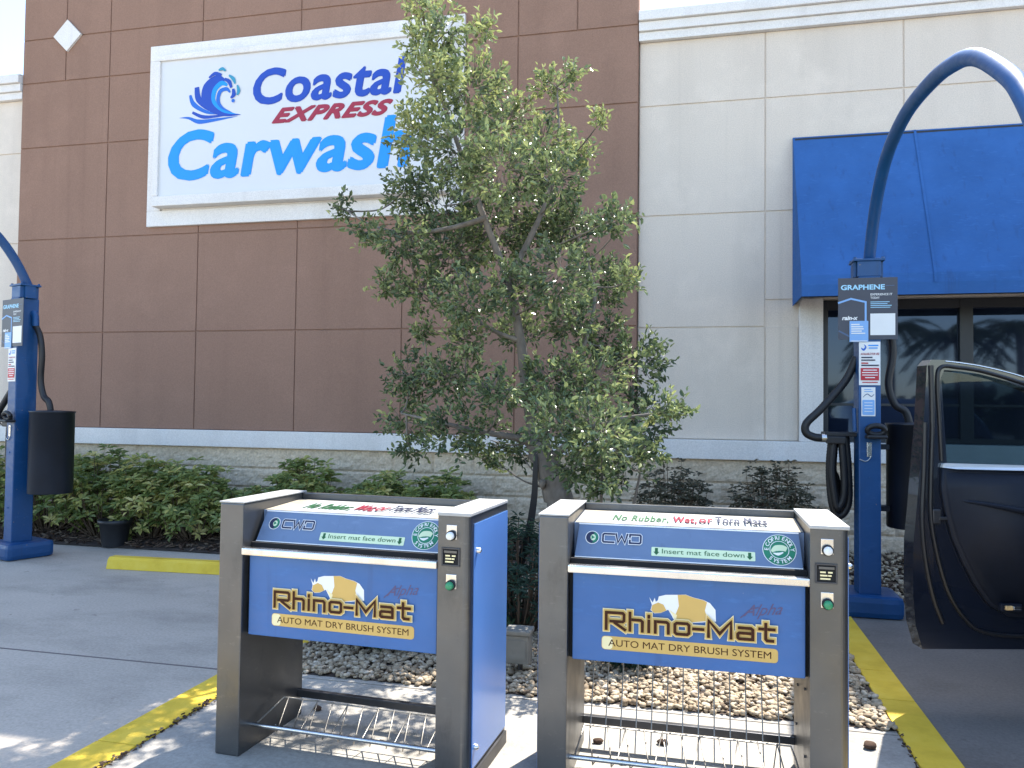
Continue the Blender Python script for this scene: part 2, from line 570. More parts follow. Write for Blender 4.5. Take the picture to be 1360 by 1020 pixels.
class Flat:
    """draws flat shapes onto a plane; every layer sits a little prouder than the last"""

    def __init__(s, o, u, v, step=0.0004):
        s.o, s.u, s.v = Vector(o), Vector(u).normalized(), Vector(v).normalized()
        s.n = s.u.cross(s.v).normalized()
        s.mb = MB()
        s.mats = []
        s.h = 0.0012
        s.step = step

    def mi(s, m):
        if m not in s.mats:
            s.mats.append(m)
        return s.mats.index(m)

    def put(s, vs, fs, m, lift=True):
        if lift:
            s.h += s.step
        s.mb.add([s.o + s.u * a + s.v * b + s.n * s.h for a, b in vs], fs, s.mi(m))

    def poly(s, pts, m):
        lp = [Vector((p[0], p[1], 0)) for p in pts]
        tris = []
        for a, b, c in tessellate_polygon([lp]):
            if (lp[b] - lp[a]).cross(lp[c] - lp[a]).z < 0:
                a, c = c, a
            tris.append((a, b, c))
        s.put(pts, tris, m)

    def rect(s, x0, y0, x1, y1, m, r=0.0):
        if r <= 0:
            s.put([(x0, y0), (x1, y0), (x1, y1), (x0, y1)], [(0, 1, 2, 3)], m)
        else:
            p = []
            for (qx, qy, a0) in ((x1 - r, y1 - r, 0), (x0 + r, y1 - r, 90), (x0 + r, y0 + r, 180), (x1 - r, y0 + r, 270)):
                for k in range(5):
                    a = R(a0 + 22.5 * k)
                    p.append((qx + r * math.cos(a), qy + r * math.sin(a)))
            s.put(p, [tuple(range(len(p)))], m)

    def disc(s, x, y, r, m, n=36, sx=1.0):
        s.put([(x + r * sx * math.cos(2 * math.pi * k / n), y + r * math.sin(2 * math.pi * k / n)) for k in range(n)], [tuple(range(n))], m)

    def text(s, t, x, y, m, w=None, h=None, bold=0.0, shear=0.0, cap=None, spacing=1.0, rot=0.0, slope=0.0):
        """x,y is the lower left of the run; w fits its width, h the height of a capital"""
        vs, fs = text_geo(t, bold, shear, spacing)
        if not vs:
            return
        x0 = min(p[0] for p in vs)
        x1 = max(p[0] for p in vs)
        hv = text_geo('H', 0, 0, 1.0)[0]
        ch = max(p[1] for p in hv)
        ky = h / ch
        kx = w / (x1 - x0) if w else ky
        ca, sa = math.cos(rot), math.sin(rot)
        out = []
        for a, b in vs:
            px, py = (a - x0) * kx, b * ky + (a - x0) * kx * slope
            out.append((x + px * ca - py * sa, y + px * sa + py * ca))
        s.put(out, fs, m)

    def fat(s, t, x, y, m, w, h, d, **k):
        """heavy lettering: the same run laid several times, each a hair further out"""
        for dx, dy in ((0, 0), (-d, 0), (d, 0), (0, -d * 0.8), (0, d * 0.8), (d * 0.7, d * 0.6), (-d * 0.7, -d * 0.6)):
            s.text(t, x + dx, y + dy, m, w=w, h=h, **k)

    def stroke(s, pts, w, m, closed=False):
        P = [Vector(p) for p in pts]
        n = len(P)
        ws = w if isinstance(w, (list, tuple)) else [w] * n
        L, Rr = [], []
        for i in range(n):
            if closed:
                d0 = (P[i] - P[i - 1]).normalized()
                d1 = (P[(i + 1) % n] - P[i]).normalized()
            else:
                d0 = (P[i] - P[i - 1]).normalized() if i else (P[1] - P[0]).normalized()
                d1 = (P[i + 1] - P[i]).normalized() if i < n - 1 else d0
            nn = Vector((-d0.y, d0.x)) + Vector((-d1.y, d1.x))
            if nn.length < 1e-6:
                nn = Vector((-d0.y, d0.x))
            nn.normalize()
            k = min(1.8, 1 / max(0.35, nn.dot(Vector((-d0.y, d0.x)))))
            e = Vector((0, 0))
            if not closed and (i == 0 or i == n - 1) and not isinstance(w, (list, tuple)):
                e = d0 * (-w / 2 if i == 0 else w / 2)
            L.append(P[i] + e + nn * ws[i] / 2 * k)
            Rr.append(P[i] + e - nn * ws[i] / 2 * k)
        vs = [tuple(p) for p in L + Rr]
        fs = []
        for i in range(n if closed else n - 1):
            j = (i + 1) % n
            fs.append((n + i, n + j, j, i))
        s.put(vs, fs, m)

    def swoosh(s, pts, ws, m, k=7):
        P, W_ = [], []
        n = len(pts)
        for i in range(n - 1):
            p0, p1, p2, p3 = (Vector(pts[max(0, min(n - 1, i + q))]) for q in (-1, 0, 1, 2))
            for j in range(k):
                t = j / k
                P.append(tuple(0.5 * ((2 * p1) + (p2 - p0) * t + (2 * p0 - 5 * p1 + 4 * p2 - p3) * t * t + (3 * p1 - p0 - 3 * p2 + p3) * t ** 3)))
                W_.append(ws[i] * (1 - t) + ws[i + 1] * t)
        P.append(tuple(pts[-1]))
        W_.append(ws[-1])
        s.stroke(P, [max(0.001, q) for q in W_], m)

    def build(s, name, parent=None):
        return s.mb.build(name, s.mats, parent)


def smooth_path(pts, k=6):
    P = []
    n = len(pts)
    pts = [Vector(p) for p in pts]
    for i in range(n - 1):
        p0, p1, p2, p3 = (pts[max(0, min(n - 1, i + q))] for q in (-1, 0, 1, 2))
        for j in range(k):
            t = j / k
            P.append(0.5 * ((2 * p1) + (p2 - p0) * t + (2 * p0 - 5 * p1 + 4 * p2 - p3) * t * t + (3 * p1 - p0 - 3 * p2 + p3) * t ** 3))
    P.append(pts[-1])
    return P


# ================================================================ ground
struct(MB().add([(-300, -300, 0), (300, -300, 0), (300, 300, 0), (-300, 300, 0)], [(0, 1, 2, 3)]).build('driveway', 'drive'))
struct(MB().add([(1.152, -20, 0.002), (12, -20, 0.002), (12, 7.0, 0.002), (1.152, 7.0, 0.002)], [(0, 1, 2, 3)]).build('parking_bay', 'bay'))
pad = MB()
for (y0, y1) in ((-6, -0.3), (-0.285, 4.13)):
    pad.box((-2.44, y0, -0.1), (0.957, y1, 0.006), 0)
pad.box((-2.44, 4.142, -0.1), (0.957, 4.19, 0.006), 0)
struct(pad.build('pavement', 'pad'))
jn = MB()
jn.box((-30, 4.145, 0.0), (-2.655, 4.157, 0.003))
jn.box((-7.2, -20, 0.0), (-7.19, 7.3, 0.0035))
jn.box((1.155, 3.2, 0.0), (12, 3.212, 0.005))
struct(jn.build('driveway_joints', 'joint'))
# painted kerbs
kb = MB()
y = -6.0
while y < 8.3:
    y1 = min(y + 1.52, 8.3)
    kb.box((-2.652, y + 0.003, -0.02), (-2.443, y1 - 0.003, 0.014), 0, 0.006)
    y = y1
struct(kb.build('kerb', 'yellow'))
kb = MB()
for (y0, y1) in ((-6, -2.4), (-2.4, 1.2), (1.2, 4.62), (4.62, 5.12), (5.12, 6.4)):
    kb.box((0.962, y0 + 0.003, -0.02), (1.15, y1 - 0.003, 0.014), 0, 0.006)
struct(kb.build('kerb', 'yellow'))


def bed(name, x0, x1, y0, y1, zf, mat, nx, ny):
    vs, fs = [], []
    for j in range(ny + 1):
        for i in range(nx + 1):
            X = x0 + (x1 - x0) * i / nx
            Y = y0 + (y1 - y0) * j / ny
            vs.append((X, Y, zf(X, Y)))
    for j in range(ny):
        for i in range(nx):
            a = j * (nx + 1) + i
            fs.append((a, a + 1, a + nx + 2, a + nx + 1))
    m = MB()
    m.add(vs, fs, 0, True)
    return struct(m.build(name, mat))


def zi(X, Y):
    return 0.008 + max(0, (Y - 5.2)) * 0.045 + 0.015 * mnoise.noise(Vector((X * 2, Y * 2, 0))) * min(1, max(0, (Y - 4.3) * 3))


def zl(X, Y):
    return 0.012 + max(0, (Y - 7.3)) * 0.12 + 0.02 * mnoise.noise(Vector((X * 2, Y * 2, 3))) * min(1, max(0, Y - 7.35) * 4)


def zr(X, Y):
    return 0.012 + max(0, (Y - 7.0)) * 0.1 + 0.015 * mnoise.noise(Vector((X * 2, Y * 2, 5)))


bed('planting_bed', -2.44, 0.96, 4.19, 8.5, zi, 'soil', 40, 50)
bed('planting_bed', -16, -2.66, 7.3, 8.5, zl, 'soil', 110, 12)
bed('planting_bed', 0.962, 9, 7.0, 8.5, zr, 'soil', 60, 12)

ICO = []
for sub in (1, 2):
    bm = bmesh.new()
    bmesh.ops.create_icosphere(bm, subdivisions=sub, radius=1)
    bm.verts.ensure_lookup_table()
    ICO.append(([v.co.copy() for v in bm.verts], [[v.index for v in f.verts] for f in bm.faces]))
    bm.free()


def pebbles(mb, n, x0, x1, y0, y1, zf, s0, s1, sub=0, rise=0.02):
    V, F = ICO[sub]
    for _ in range(n):
        X, Y = rnd.uniform(x0, x1), rnd.uniform(y0, y1)
        sz = rnd.uniform(s0, s1)
        sc = Vector((sz * rnd.uniform(0.8, 1.35), sz * rnd.uniform(0.7, 1.1), sz * rnd.uniform(0.45, 0.75)))
        m = Matrix.Translation((X, Y, zf(X, Y) + rnd.uniform(0, rise) + sc.z * 0.4)) @ Matrix.Rotation(rnd.uniform(0, 6.28), 4, 'Z') @ Matrix.Rotation(rnd.uniform(-0.5, 0.5), 4, 'X')
        j = [Vector((v.x * sc.x, v.y * sc.y, v.z * sc.z)) * rnd.uniform(0.74, 1.16) for v in V]
        mb.add([m @ v for v in j], F, 0, True, min(1, max(0, rnd.gauss(0.5, 0.25))))


gv = MB()
pebbles(gv, 8000, -2.42, 0.95, 4.18, 5.3, zi, 0.010, 0.022, 1)
pebbles(gv, 3600, -2.42, 0.95, 5.0, 6.9, zi, 0.016, 0.03, 0)
pebbles(gv, 1500, 0.95, 3.0, 7.02, 8.45, zr, 0.016, 0.032, 0)
struct(gv.build('gravel', 'pebble', tint=True), 'stuff')


def chips(mb, n, x0, x1, y0, y1, zf, k=1.0):
    for _ in range(n):
        X, Y = rnd.uniform(x0, x1), rnd.uniform(y0, y1)
        m = Matrix.Translation((X, Y, zf(X, Y) + rnd.uniform(0.006, 0.03))) @ Matrix.Rotation(rnd.uniform(0, 6.28), 4, 'Z') @ Matrix.Rotation(rnd.uniform(-0.5, 0.5), 4, 'X') @ Matrix.Rotation(rnd.uniform(-0.5, 0.5), 4, 'Y')
        a, b, c = rnd.uniform(0.015, 0.05), rnd.uniform(0.005, 0.013), rnd.uniform(0.002, 0.006)
        a, b, c = a * k, b * max(k, 0.5), c * max(k, 0.5)
        mb.box((-a, -b, -c), (a, b, c), 0, 0, m, rnd.random())


ch = MB()
chips(ch, 520, -2.452, -2.422, 0.5, 4.3, lambda X, Y: -0.004, 0.22)
chips(ch, 160, 0.945, 0.968, 2.0, 4.3, lambda X, Y: -0.004, 0.22)
chips(ch, 2600, -9, -2.68, 7.32, 8.45, zl)
chips(ch, 1500, -2.4, 0.95, 6.2, 8.45, zi)
chips(ch, 700, 0.9, 3.0, 7.0, 8.4, zr)
struct(ch.build('bark_mulch', 'chips', tint=True), 'stuff')

# ================================================================ building
bld = thing('carwash_building', 'carwash building with a tall brown stucco tower between lower beige wings', 'building', (-4.6, 8.5, 0))
BX, BY = -4.6, 8.5


def wall_panels(name, mat, xs, zs, yf, skip=(), back=0.25, gap=0.004, extra=None):
    """stucco panels standing 12 mm proud of a recessed backing, so that the joints are real grooves"""
    mb = MB()
    for i in range(len(xs) - 1):
        for j in range(len(zs) - 1):
            rects = [(xs[i], xs[i + 1], zs[j], zs[j + 1])]
            if extra:
                rects = extra(rects[0])
            for (a, b, c, d) in rects:
                a, b, c, d = a + gap, b - gap, c + gap, d - gap
                f = 0.005
                Y0, Y1 = yf, yf + 0.014
                vs = [(a, Y1, c), (b, Y1, c), (b, Y1, d), (a, Y1, d), (a + f, Y0, c + f), (b - f, Y0, c + f), (b - f, Y0, d - f), (a + f, Y0, d - f)]
                mb.add([(p[0] - BX, p[1] - BY, p[2]) for p in vs], [(4, 5, 6, 7), (0, 1, 5, 4), (1, 2, 6, 5), (2, 3, 7, 6), (3, 0, 4, 7)])
    return mb


# tower
txs = [-8.587 + 1.3295 * k for k in range(7)]
tz = [1.245, 2.44, 3.645, 4.85, 5.70, 6.275, 7.2, 8.0, 9.3]


def tower_split(r):
    a, b, c, d = r
    if c >= 5.6 and (a < -8.5 or b > -0.7):
        m = (a + b) / 2
        return [(a, m, c, d), (m, b, c, d)]
    return [r]


mb = wall_panels('tower', 'brown', txs, tz, 8.44, extra=tower_split)
mb.box((-8.587 - BX, 8.453 - BY, 1.245), (-0.61 - BX, 8.70 - BY, 9.3))
mb.build('tower_wall', 'brown', bld)
mb = MB()
mb.box((-8.64 - BX, 8.38 - BY, 9.3), (-0.55 - BX, 8.75 - BY, 9.45), 0, 0.02)
mb.build('tower_coping', 'trim', bld)
# wings
wz = [1.245, 2.423, 3.624, 4.815, 5.52]
rx = [-0.603, 0.70, 2.03, 3.36, 4.69, 6.02, 7.35]


def cut_window(r):
    a, b, c, d = r
    if c < 2.4:
        if a < 0.69:
            return [r]
        if a < 0.71:
            return [(a, 1.03, c, d)]
        return []
    if c < 2.5 and a > 0.69:
        return [(a, b, 2.7, d)]
    return [r]


mb = wall_panels('wing', 'beige', rx, wz, 8.5, extra=cut_window)
mb.box((-0.603 - BX, 8.513 - BY, 1.245), (1.03 - BX, 12 - BY, 5.812))
mb.box((1.03 - BX, 8.513 - BY, 2.7), (9 - BX, 12 - BY, 5.812))
mb.box((1.03 - BX, 8.75 - BY, -0.1), (9 - BX, 12 - BY, 2.695))
mb.build('wing_wall', 'beige', bld)
lx = [-16.57, -15.24, -13.91, -12.58, -11.25, -9.92, -8.595]
mb = wall_panels('wing', 'beige', lx, wz, 8.5)
mb.box((-16.57 - BX, 8.513 - BY, 1.245), (-8.59 - BX, 12 - BY, 5.812))
mb.build('wing_wall', 'beige', bld)
mb = MB()
mb.box((2.6 - BX, 8.5 - BY, 5.84), (9 - BX, 12 - BY, 7.3), 0, 0.01)  # unseen block added above the wing to shade the right-hand bay
mb.build('added_shade_parapet', 'beige', bld)


def cornice(x0, x1):
    m = MB()
    m.box((x0 - BX, 8.44 - BY, 5.516), (x1 - BX, 8.51 - BY, 5.609), 0, 0.006)
    m.box((x0 - BX, 8.41 - BY, 5.612), (x1 - BX, 8.511 - BY, 5.710), 0, 0.006)
    m.box((x0 - BX, 8.375 - BY, 5.713), (x1 - BX, 8.512 - BY, 5.815), 0, 0.008)
    m.box((x0 - BX, 8.40 - BY, 5.816), (x1 - BX, 12 - BY, 5.833), 0, 0.004)
    return m.build('cornice', 'trim', bld)


cornice(-0.605, 9)
cornice(-16.57, -8.59)
mb = MB()
mb.box((-16.57 - BX, 8.405 - BY, 1.045), (9 - BX, 8.8 - BY, 1.243), 0, 0.008)
mb.build('base_band', 'trim', bld)
mb = MB()
mb.box((1.032 - BX, 8.43 - BY, 1.245), (1.258 - BX, 8.76 - BY, 2.698), 0, 0.006)
mb.build('window_jamb', 'trim', bld)
# split face block base
vs, fs, ti = [], [], []
nx, nz = 620, 44
X0, X1, Z0, Z1 = -14.0, 4.5, -0.05, 1.046
for j in range(nz + 1):
    for i in range(nx + 1):
        X = X0 + (X1 - X0) * i / nx
        Z = Z0 + (Z1 - Z0) * j / nz
        row = math.floor((Z + 0.169) / 0.243)
        fz = (Z + 0.169) / 0.243 - row
        fx = ((X + (0.24 if row % 2 else 0)) / 0.48) % 1
        d = 0.013 * mnoise.noise(Vector((X * 11, Z * 17, row))) + 0.008 * mnoise.noise(Vector((X * 31, Z * 41, row * 3)))
        if fz < 0.07 or fz > 0.97 or fx < 0.03:
            d = 0.018
        vs.append((X - BX, 8.455 + d - BY, Z))
for j in range(nz):
    for i in range(nx):
        a = j * (nx + 1) + i
        fs.append((a, a + 1, a + nx + 2, a + nx + 1))
        X = X0 + (X1 - X0) * i / nx
        Z = Z0 + (Z1 - Z0) * j / nz
        row = math.floor((Z + 0.169) / 0.243)
        bx_ = math.floor((X + (0.24 if row % 2 else 0)) / 0.48)
        ti.append(0.5 + 0.28 * mnoise.noise(Vector((bx_ * 3.7, row * 5.1, 0))) + 0.35 * mnoise.noise(Vector((X * 9, Z * 14, 2))))
mb = MB()
mb.add(vs, fs, 0, False, ti)
mb.build('block_base', 'block', bld, tint=True)
# window: frame, panes
wf = MB()
for (a, b) in ((1.26, 1.33), (2.56, 2.68), (3.98, 4.1), (5.4, 5.5)):
    wf.box((a - BX, 8.60 - BY, 1.25), (b - BX, 8.68 - BY, 2.69), 0, 0.005)
wf.box((1.26 - BX, 8.605 - BY, 2.60), (5.5 - BX, 8.675 - BY, 2.695))
wf.box((1.26 - BX, 8.605 - BY, 1.246), (5.5 - BX, 8.675 - BY, 1.30))
wf.box((1.26 - BX, 8.62 - BY, 1.615), (5.5 - BX, 8.67 - BY, 1.64))
wfo = wf.build('window_frame', 'frame', bld)
for (a, b) in ((1.332, 2.558), (2.682, 3.978), (4.102, 5.398)):
    MB().add([(a - BX, 8.65 - BY, 1.3), (b - BX, 8.65 - BY, 1.3), (b - BX, 8.65 - BY, 2.6), (a - BX, 8.65 - BY, 2.6)], [(0, 1, 2, 3)]).build('window_pane', 'window', wfo)
# diamond ornament
dm = MB()
dm.prism([(-7.89 - BX, 6.071), (-7.683 - BX, 6.276), (-7.89 - BX, 6.481), (-8.097 - BX, 6.276)], 0.03, 0, Matrix.Translation((0, 8.41 - BY, 0)))
dm.build('diamond_ornament', 'trim', bld)

# awning
aw = thing('awning', 'plain blue canvas awning sloping out over the dark shop window', 'awning', (0.97, 8.5, 2.64))
a = MB()
AW = 4.6
vs = [(0, -0.03, 1.73), (AW, -0.03, 1.73), (AW, -0.72, 0.17), (0, -0.72, 0.17), (AW, -0.72, -0.02), (0, -0.72, -0.02)]
N = 24
gv_, gf_ = [], []
prof = [(-0.03, 1.73), (-0.26, 1.21), (-0.49, 0.69), (-0.70, 0.19), (-0.715, 0.10), (-0.715, -0.01)]
for i in range(N + 1):
    for q, (py, pz) in enumerate(prof):
        sag = 0.008 * math.sin(i / N * math.pi * 4) * (1 if 0 < q < 3 else 0)
        gv_.append((AW * i / N, py + sag, pz))
for i in range(N):
    for q in range(len(prof) - 1):
        b_ = i * len(prof) + q
        gf_.append((b_, b_ + 1, b_ + len(prof) + 1, b_ + len(prof)))
a.add(gv_, gf_, 0, False)
for k_ in range(1, 4):
    X_ = 1.15 * k_
    for q in range(len(prof) - 2):
        (ya, za), (yb, zb_) = prof[q], prof[q + 1]
        a.add([(X_ - 0.012, ya - 0.010, za), (X_ - 0.012, yb - 0.010, zb_), (X_ + 0.012, yb - 0.010, zb_), (X_ + 0.012, ya - 0.010, za)], [(0, 1, 2, 3)])
a.build('canopy', 'awning', aw)
for X in (0, AW):
    e = MB()
    pl = [(0, 1.73)] + [p for p in prof[0:]] + [(0, -0.01)]
    e.add([(X, p[0], p[1]) for p in pl], [tuple(range(len(pl)))])
    e.add([(X + 0.004, p[0], p[1]) for p in pl], [tuple(reversed(range(len(pl))))])
    e.build('end_panel', 'awning', aw)
e = MB()
e.tube([(0.02, -0.69, 0.0), (AW - 0.02, -0.69, 0.0)], 0.018)
e.tube([(0.02, -0.03, 1.70), (AW - 0.02, -0.03, 1.70)], 0.018)
for X in (0.03, AW / 2, AW - 0.03):
    e.tube([(X, -0.68, 0.0), (X, -0.01, 0.02)], 0.014)
    e.tube([(X, -0.67, 0.10), (X, -0.03, 1.66)], 0.014)
e.build('awning_frame', 'frame', aw)

# ================================================================ big wall sign
sg = thing('wall_sign', 'large white framed carwash sign with blue wave emblem on the brown wall', 'sign', (-4.59, 8.44, 3.74))
SX, SY, SZ = -4.59, 8.44, 3.74


def ring(mb, x0, x1, z0, z1, w, y0, y1, bev=0.006, wb=None):
    wb = wb or w
    mb.box((x0, y0, z0), (x1, y1, z0 + wb), 0, bev)
    mb.box((x0, y0, z1 - w), (x1, y1, z1), 0, bev)
    mb.box((x0, y0, z0 + wb), (x0 + w, y1, z1 - w), 0, bev)
    mb.box((x1 - w, y0, z0 + wb), (x1, y1, z1 - w), 0, bev)


m = MB()
ring(m, -6.63 - SX, -2.55 - SX, 0.0, 2.26, 0.19, -0.045, 0.012)
m.box((-6.45 - SX, -0.02, 0.18), (-2.74 - SX, 0.012, 2.08))
m.build('surround', 'trim', sg)
m = MB()
ring(m, -6.47 - SX, -2.70 - SX, 3.955 - SZ, 5.82 - SZ, 0.075, -0.17, -0.021, 0.012, 0.125)
m.build('cabinet', 'trim', sg)
FY = -0.14
face = MB().box((-6.42 - SX, FY, 4.05 - SZ), (-2.75 - SX, -0.03, 5.77 - SZ)).build('sign_face', 'signwhite', sg)
PF = lambda: Flat((-SX, FY, -SZ), (1, 0, 0), (0, 0, 1), 0.0006)
f = PF()
f.fat('Coastal', -5.12, 5.125, 'navy', 1.90, 0.395, 0.017, bold=0.006, shear=0.16, spacing=1.06)
f.build('lettering', face)
f = PF()
f.fat('EXPRESS', -4.87, 4.884, 'crimson', 1.50, 0.155, 0.014, bold=0.01, shear=0.5, spacing=1.08)
f.build('lettering', face)
f = PF()
f.fat('Carwash', -6.245, 4.285, 'cyan', 3.10, 0.555, 0.026, bold=0.006, shear=0.16, spacing=1.04)
f.build('lettering', face)
f = PF()
for pts, ws, mt in (
    ([(-5.33, 4.995), (-5.6, 4.975), (-5.85, 4.965), (-6.0, 5.02), (-6.13, 5.03)], [0, .035, .055, .03, 0], 'midblue'),
    ([(-5.40, 5.02), (-5.62, 5.015), (-5.8, 5.02), (-5.95, 5.085)], [0, .03, .045, .03], 'navy'),
    ([(-5.55, 5.035), (-5.75, 5.075), (-5.93, 5.18), (-5.985, 5.30)], [0, .04, .06, .03], 'midblue'),
    ([(-5.55, 5.05), (-5.72, 5.11), (-5.865, 5.24), (-5.895, 5.39)], [0, .045, .08, .06], 'navy'),
    ([(-5.29, 5.01), (-5.5, 5.035), (-5.66, 5.12), (-5.745, 5.24), (-5.73, 5.37), (-5.62, 5.46), (-5.52, 5.43)], [0, .06, .12, .16, .16, .11, .05], 'navy'),
    ([(-5.34, 5.02), (-5.52, 5.07), (-5.655, 5.19), (-5.65, 5.33), (-5.56, 5.41), (-5.48, 5.38)], [0, .035, .05, .06, .06, .03], 'cyan'),
    ([(-5.40, 5.04), (-5.54, 5.11), (-5.60, 5.2), (-5.575, 5.31), (-5.49, 5.335), (-5.44, 5.29)], [0, .03, .05, .05, .045, .02], 'midblue'),
    ([(-5.73, 5.49), (-5.65, 5.535), (-5.56, 5.51)], [.02, .045, .03], 'navy'),
    ([(-5.52, 5.46), (-5.455, 5.42), (-5.425, 5.345)], [.03, .05, .03], 'navy'),
    ([(-5.46, 5.50), (-5.40, 5.45), (-5.375, 5.39)], [.02, .045, .02], 'teal'),
    ([(-5.40, 5.33), (-5.39, 5.26), (-5.43, 5.22)], [.03, .055, .02], 'navy'),
    ([(-5.345, 5.37), (-5.325, 5.30), (-5.345, 5.25)], [.02, .045, .02], 'teal'),
    ([(-5.60, 5.57), (-5.55, 5.585), (-5.505, 5.555)], [.02, .04, .02], 'teal'),
):
    f.swoosh(pts, ws, mt)
f.disc(-5.395, 5.185, 0.022, 'midblue')
f.build('wave_emblem', face)


# ================================================================ mat cleaning machines
def letters_rhino(f, x0, y0, kx, k, w, m):
    gl = [
        (0.0, [[(0, 0), (0, .95), (.78, .95), (.84, .88), (.84, .52), (.78, .45), (.22, .45)], [(.42, .36), (.88, 0)]]),
        (1.12, [[(0, 0), (0, 1.0)], [(.14, .62), (.5, .62), (.58, .54), (.58, 0)]]),
        (2.0, [[(0, 0), (0, .62)], [(0, .84), (0, .90)]]),
        (2.3, [[(0, 0), (0, .62)], [(.14, .62), (.52, .62), (.6, .54), (.6, 0)]]),
        (3.2, [[(0, .08), (0, .54), (.08, .62), (.56, .62), (.64, .54), (.64, .08), (.56, 0), (.08, 0)]]),
        (4.05, [[(0, .36), (.42, .36)]]),
        (4.72, [[(0, 0), (0, .9), (.5, .2), (1.0, .9), (1.0, 0)]]),
        (6.02, [[(.06, .62), (.58, .62), (.66, .54), (.66, 0), (.06, 0), (0, .06), (0, .27), (.06, .33), (.52, .33)]]),
        (6.98, [[(.26, .92), (.26, .08), (.32, 0), (.56, 0)], [(0, .64), (.12, .64)], [(.40, .64), (.62, .64)]]),
    ]
    for ox, st in gl:
        for q in st:
            closed = ox == 3.2
            f.stroke([(x0 + (ox + a) * kx, y0 + b * k) for a, b in q], w, m, closed)


def make_machine(loc, rz, label, mat_slide=True):
    t = thing('mat_cleaning_machine', label, 'mat cleaner', loc, rz, 'steel and blue mat cleaning machines')
    W, D, H = 1.183, 0.52, 1.112
    # side columns
    m = MB()
    m.box((0, 0, 0), (0.12, D, H - 0.005), 0, 0.007)
    cl = m.build('side_column', 'steel', t)
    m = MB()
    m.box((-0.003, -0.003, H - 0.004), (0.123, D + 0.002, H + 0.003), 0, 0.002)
    m.build('sunlit_column_cap', 'cap', cl)  # separate plate so the top can carry the sunlit tone
    pr = [(1.045, 0.0)]
    for k in range(7):
        an = R(-90 + 15 * k)
        pr.append((W - 0.03 + 0.03 * math.cos(an), 0.03 + 0.03 * math.sin(an)))
    pr += [(W, D), (1.045, D)]
    m = MB()
    n = len(pr)
    bt = H - 0.012
    m.add([(p[0], p[1], 0) for p in pr] + [(p[0], p[1], bt) for p in pr], [tuple(reversed(range(n)))] + [(i, (i + 1) % n, (i + 1) % n + n, i + n) for i in range(n)] + [tuple(range(n, 2 * n))])
    cr = m.build('side_column', 'steel', t)
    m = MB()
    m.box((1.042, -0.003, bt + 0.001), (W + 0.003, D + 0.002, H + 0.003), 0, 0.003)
    m.build('sunlit_column_cap', 'cap', cr)
    m = MB()
    m.box((-0.006, 0.03, 0.05), (-0.001, D - 0.02, H - 0.04))
    m.build('side_panel', 'blue', t)
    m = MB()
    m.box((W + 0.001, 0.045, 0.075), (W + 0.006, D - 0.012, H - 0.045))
    sp = m.build('side_panel', 'blue_sunlit', t)
    for z in (0.955, 0.155):
        m = MB()
        m.lathe([(0.012, 0), (0.012, 0.012), (0.006, 0.018)], (0, 0, 0), 12, 0, True, Matrix.Translation((W + 0.006, 0.075, z)) @ Matrix.Rotation(R(90), 4, 'Y'))
        m.build('lock', 'steel_bright', sp)
    m = MB()
    m.box((W + 0.001, 0.05, 0.0), (W + 0.012, D - 0.01, 0.055))
    m.build('skirt', 'darksteel', t)
    # hood behind, back, rail
    m = MB()
    vs = [(0.122, 0.155, 1.062), (1.043, 0.155, 1.062), (1.043, 0.47, 1.077), (0.122, 0.47, 1.077)]
    m.add(vs + [(p[0], p[1], 0.56) for p in vs], [(0, 1, 2, 3), (1, 0, 4, 5), (2, 1, 5, 6), (3, 2, 6, 7), (0, 3, 7, 4), (7, 6, 5, 4)])
    dk = m.build('deck', 'header', t)
    f = Flat((0, 0.155, 1.062), (1, 0, 0), (0, 0.315, 0.015), 0.0004)
    f.rect(0.125, 0.004, 1.040, 0.305, 'tanlabel')
    f.rect(0.25, 0.01, 0.93, 0.295, 'dimwhite')
    f.fat('No Rubber,', 0.275, 0.075, 'dgreen', 0.235, 0.13, 0.0014, spacing=1.12)
    f.fat('Wet,', 0.528, 0.075, 'crimson', 0.098, 0.13, 0.0014, spacing=1.12)
    f.fat('or', 0.638, 0.075, 'crimson', 0.054, 0.13, 0.0014, spacing=1.12)
    f.fat('Torn Mats', 0.705, 0.075, 'ink', 0.205, 0.13, 0.0014, spacing=1.12)
    f.build('notice', dk)
    m = MB()
    m.box((0.121, 0.485, 1.07), (1.044, 0.517, 1.108), 0, 0.004)
    m.build('rear_rail', 'steel', t)
    # slot and header
    m = MB()
    m.box((0.122, 0.06, 0.86), (1.043, 0.45, 0.93))
    m.build('feed_slot', 'slot', t)
    hb, ht = (0.075, 0.932), (0.15, 1.062)
    m = MB()
    m.prism([(0.136, 0), (1.030, 0), (1.021, 1), (0.145, 1)], 0.1)
    hv = []
    for (x, y_, z) in m.v:
        yy = hb[0] + (ht[0] - hb[0]) * z
        zz = hb[1] + (ht[1] - hb[1]) * z
        hv.append((x, yy if y_ == 0 else yy + 0.02, zz if y_ == 0 else zz - 0.004))
    m.v = hv
    hd = m.build('header_panel', 'header', t)
    L = math.hypot(ht[0] - hb[0], ht[1] - hb[1])
    hf = lambda: Flat((0, hb[0], hb[1]), (1, 0, 0), (0, ht[0] - hb[0], ht[1] - hb[1]), 0.0003)
    f = hf()
    f.rect(0.136, 0.0, 1.03, 0.004, 'white')
    f.rect(0.143, L - 0.006, 1.021, L, 'white')
    f.build('edge_strip', hd)
    f = hf()
    f.disc(0.203, 0.088, 0.029, 'white')
    f.disc(0.203, 0.088, 0.026, 'ink')
    f.poly([(0.203, 0.0625), (0.219, 0.069), (0.2285, 0.088), (0.222, 0.106), (0.208, 0.1125), (0.215, 0.088)], 'green')
    f.disc(0.207, 0.088, 0.0135, 'palegreen', sx=0.8)
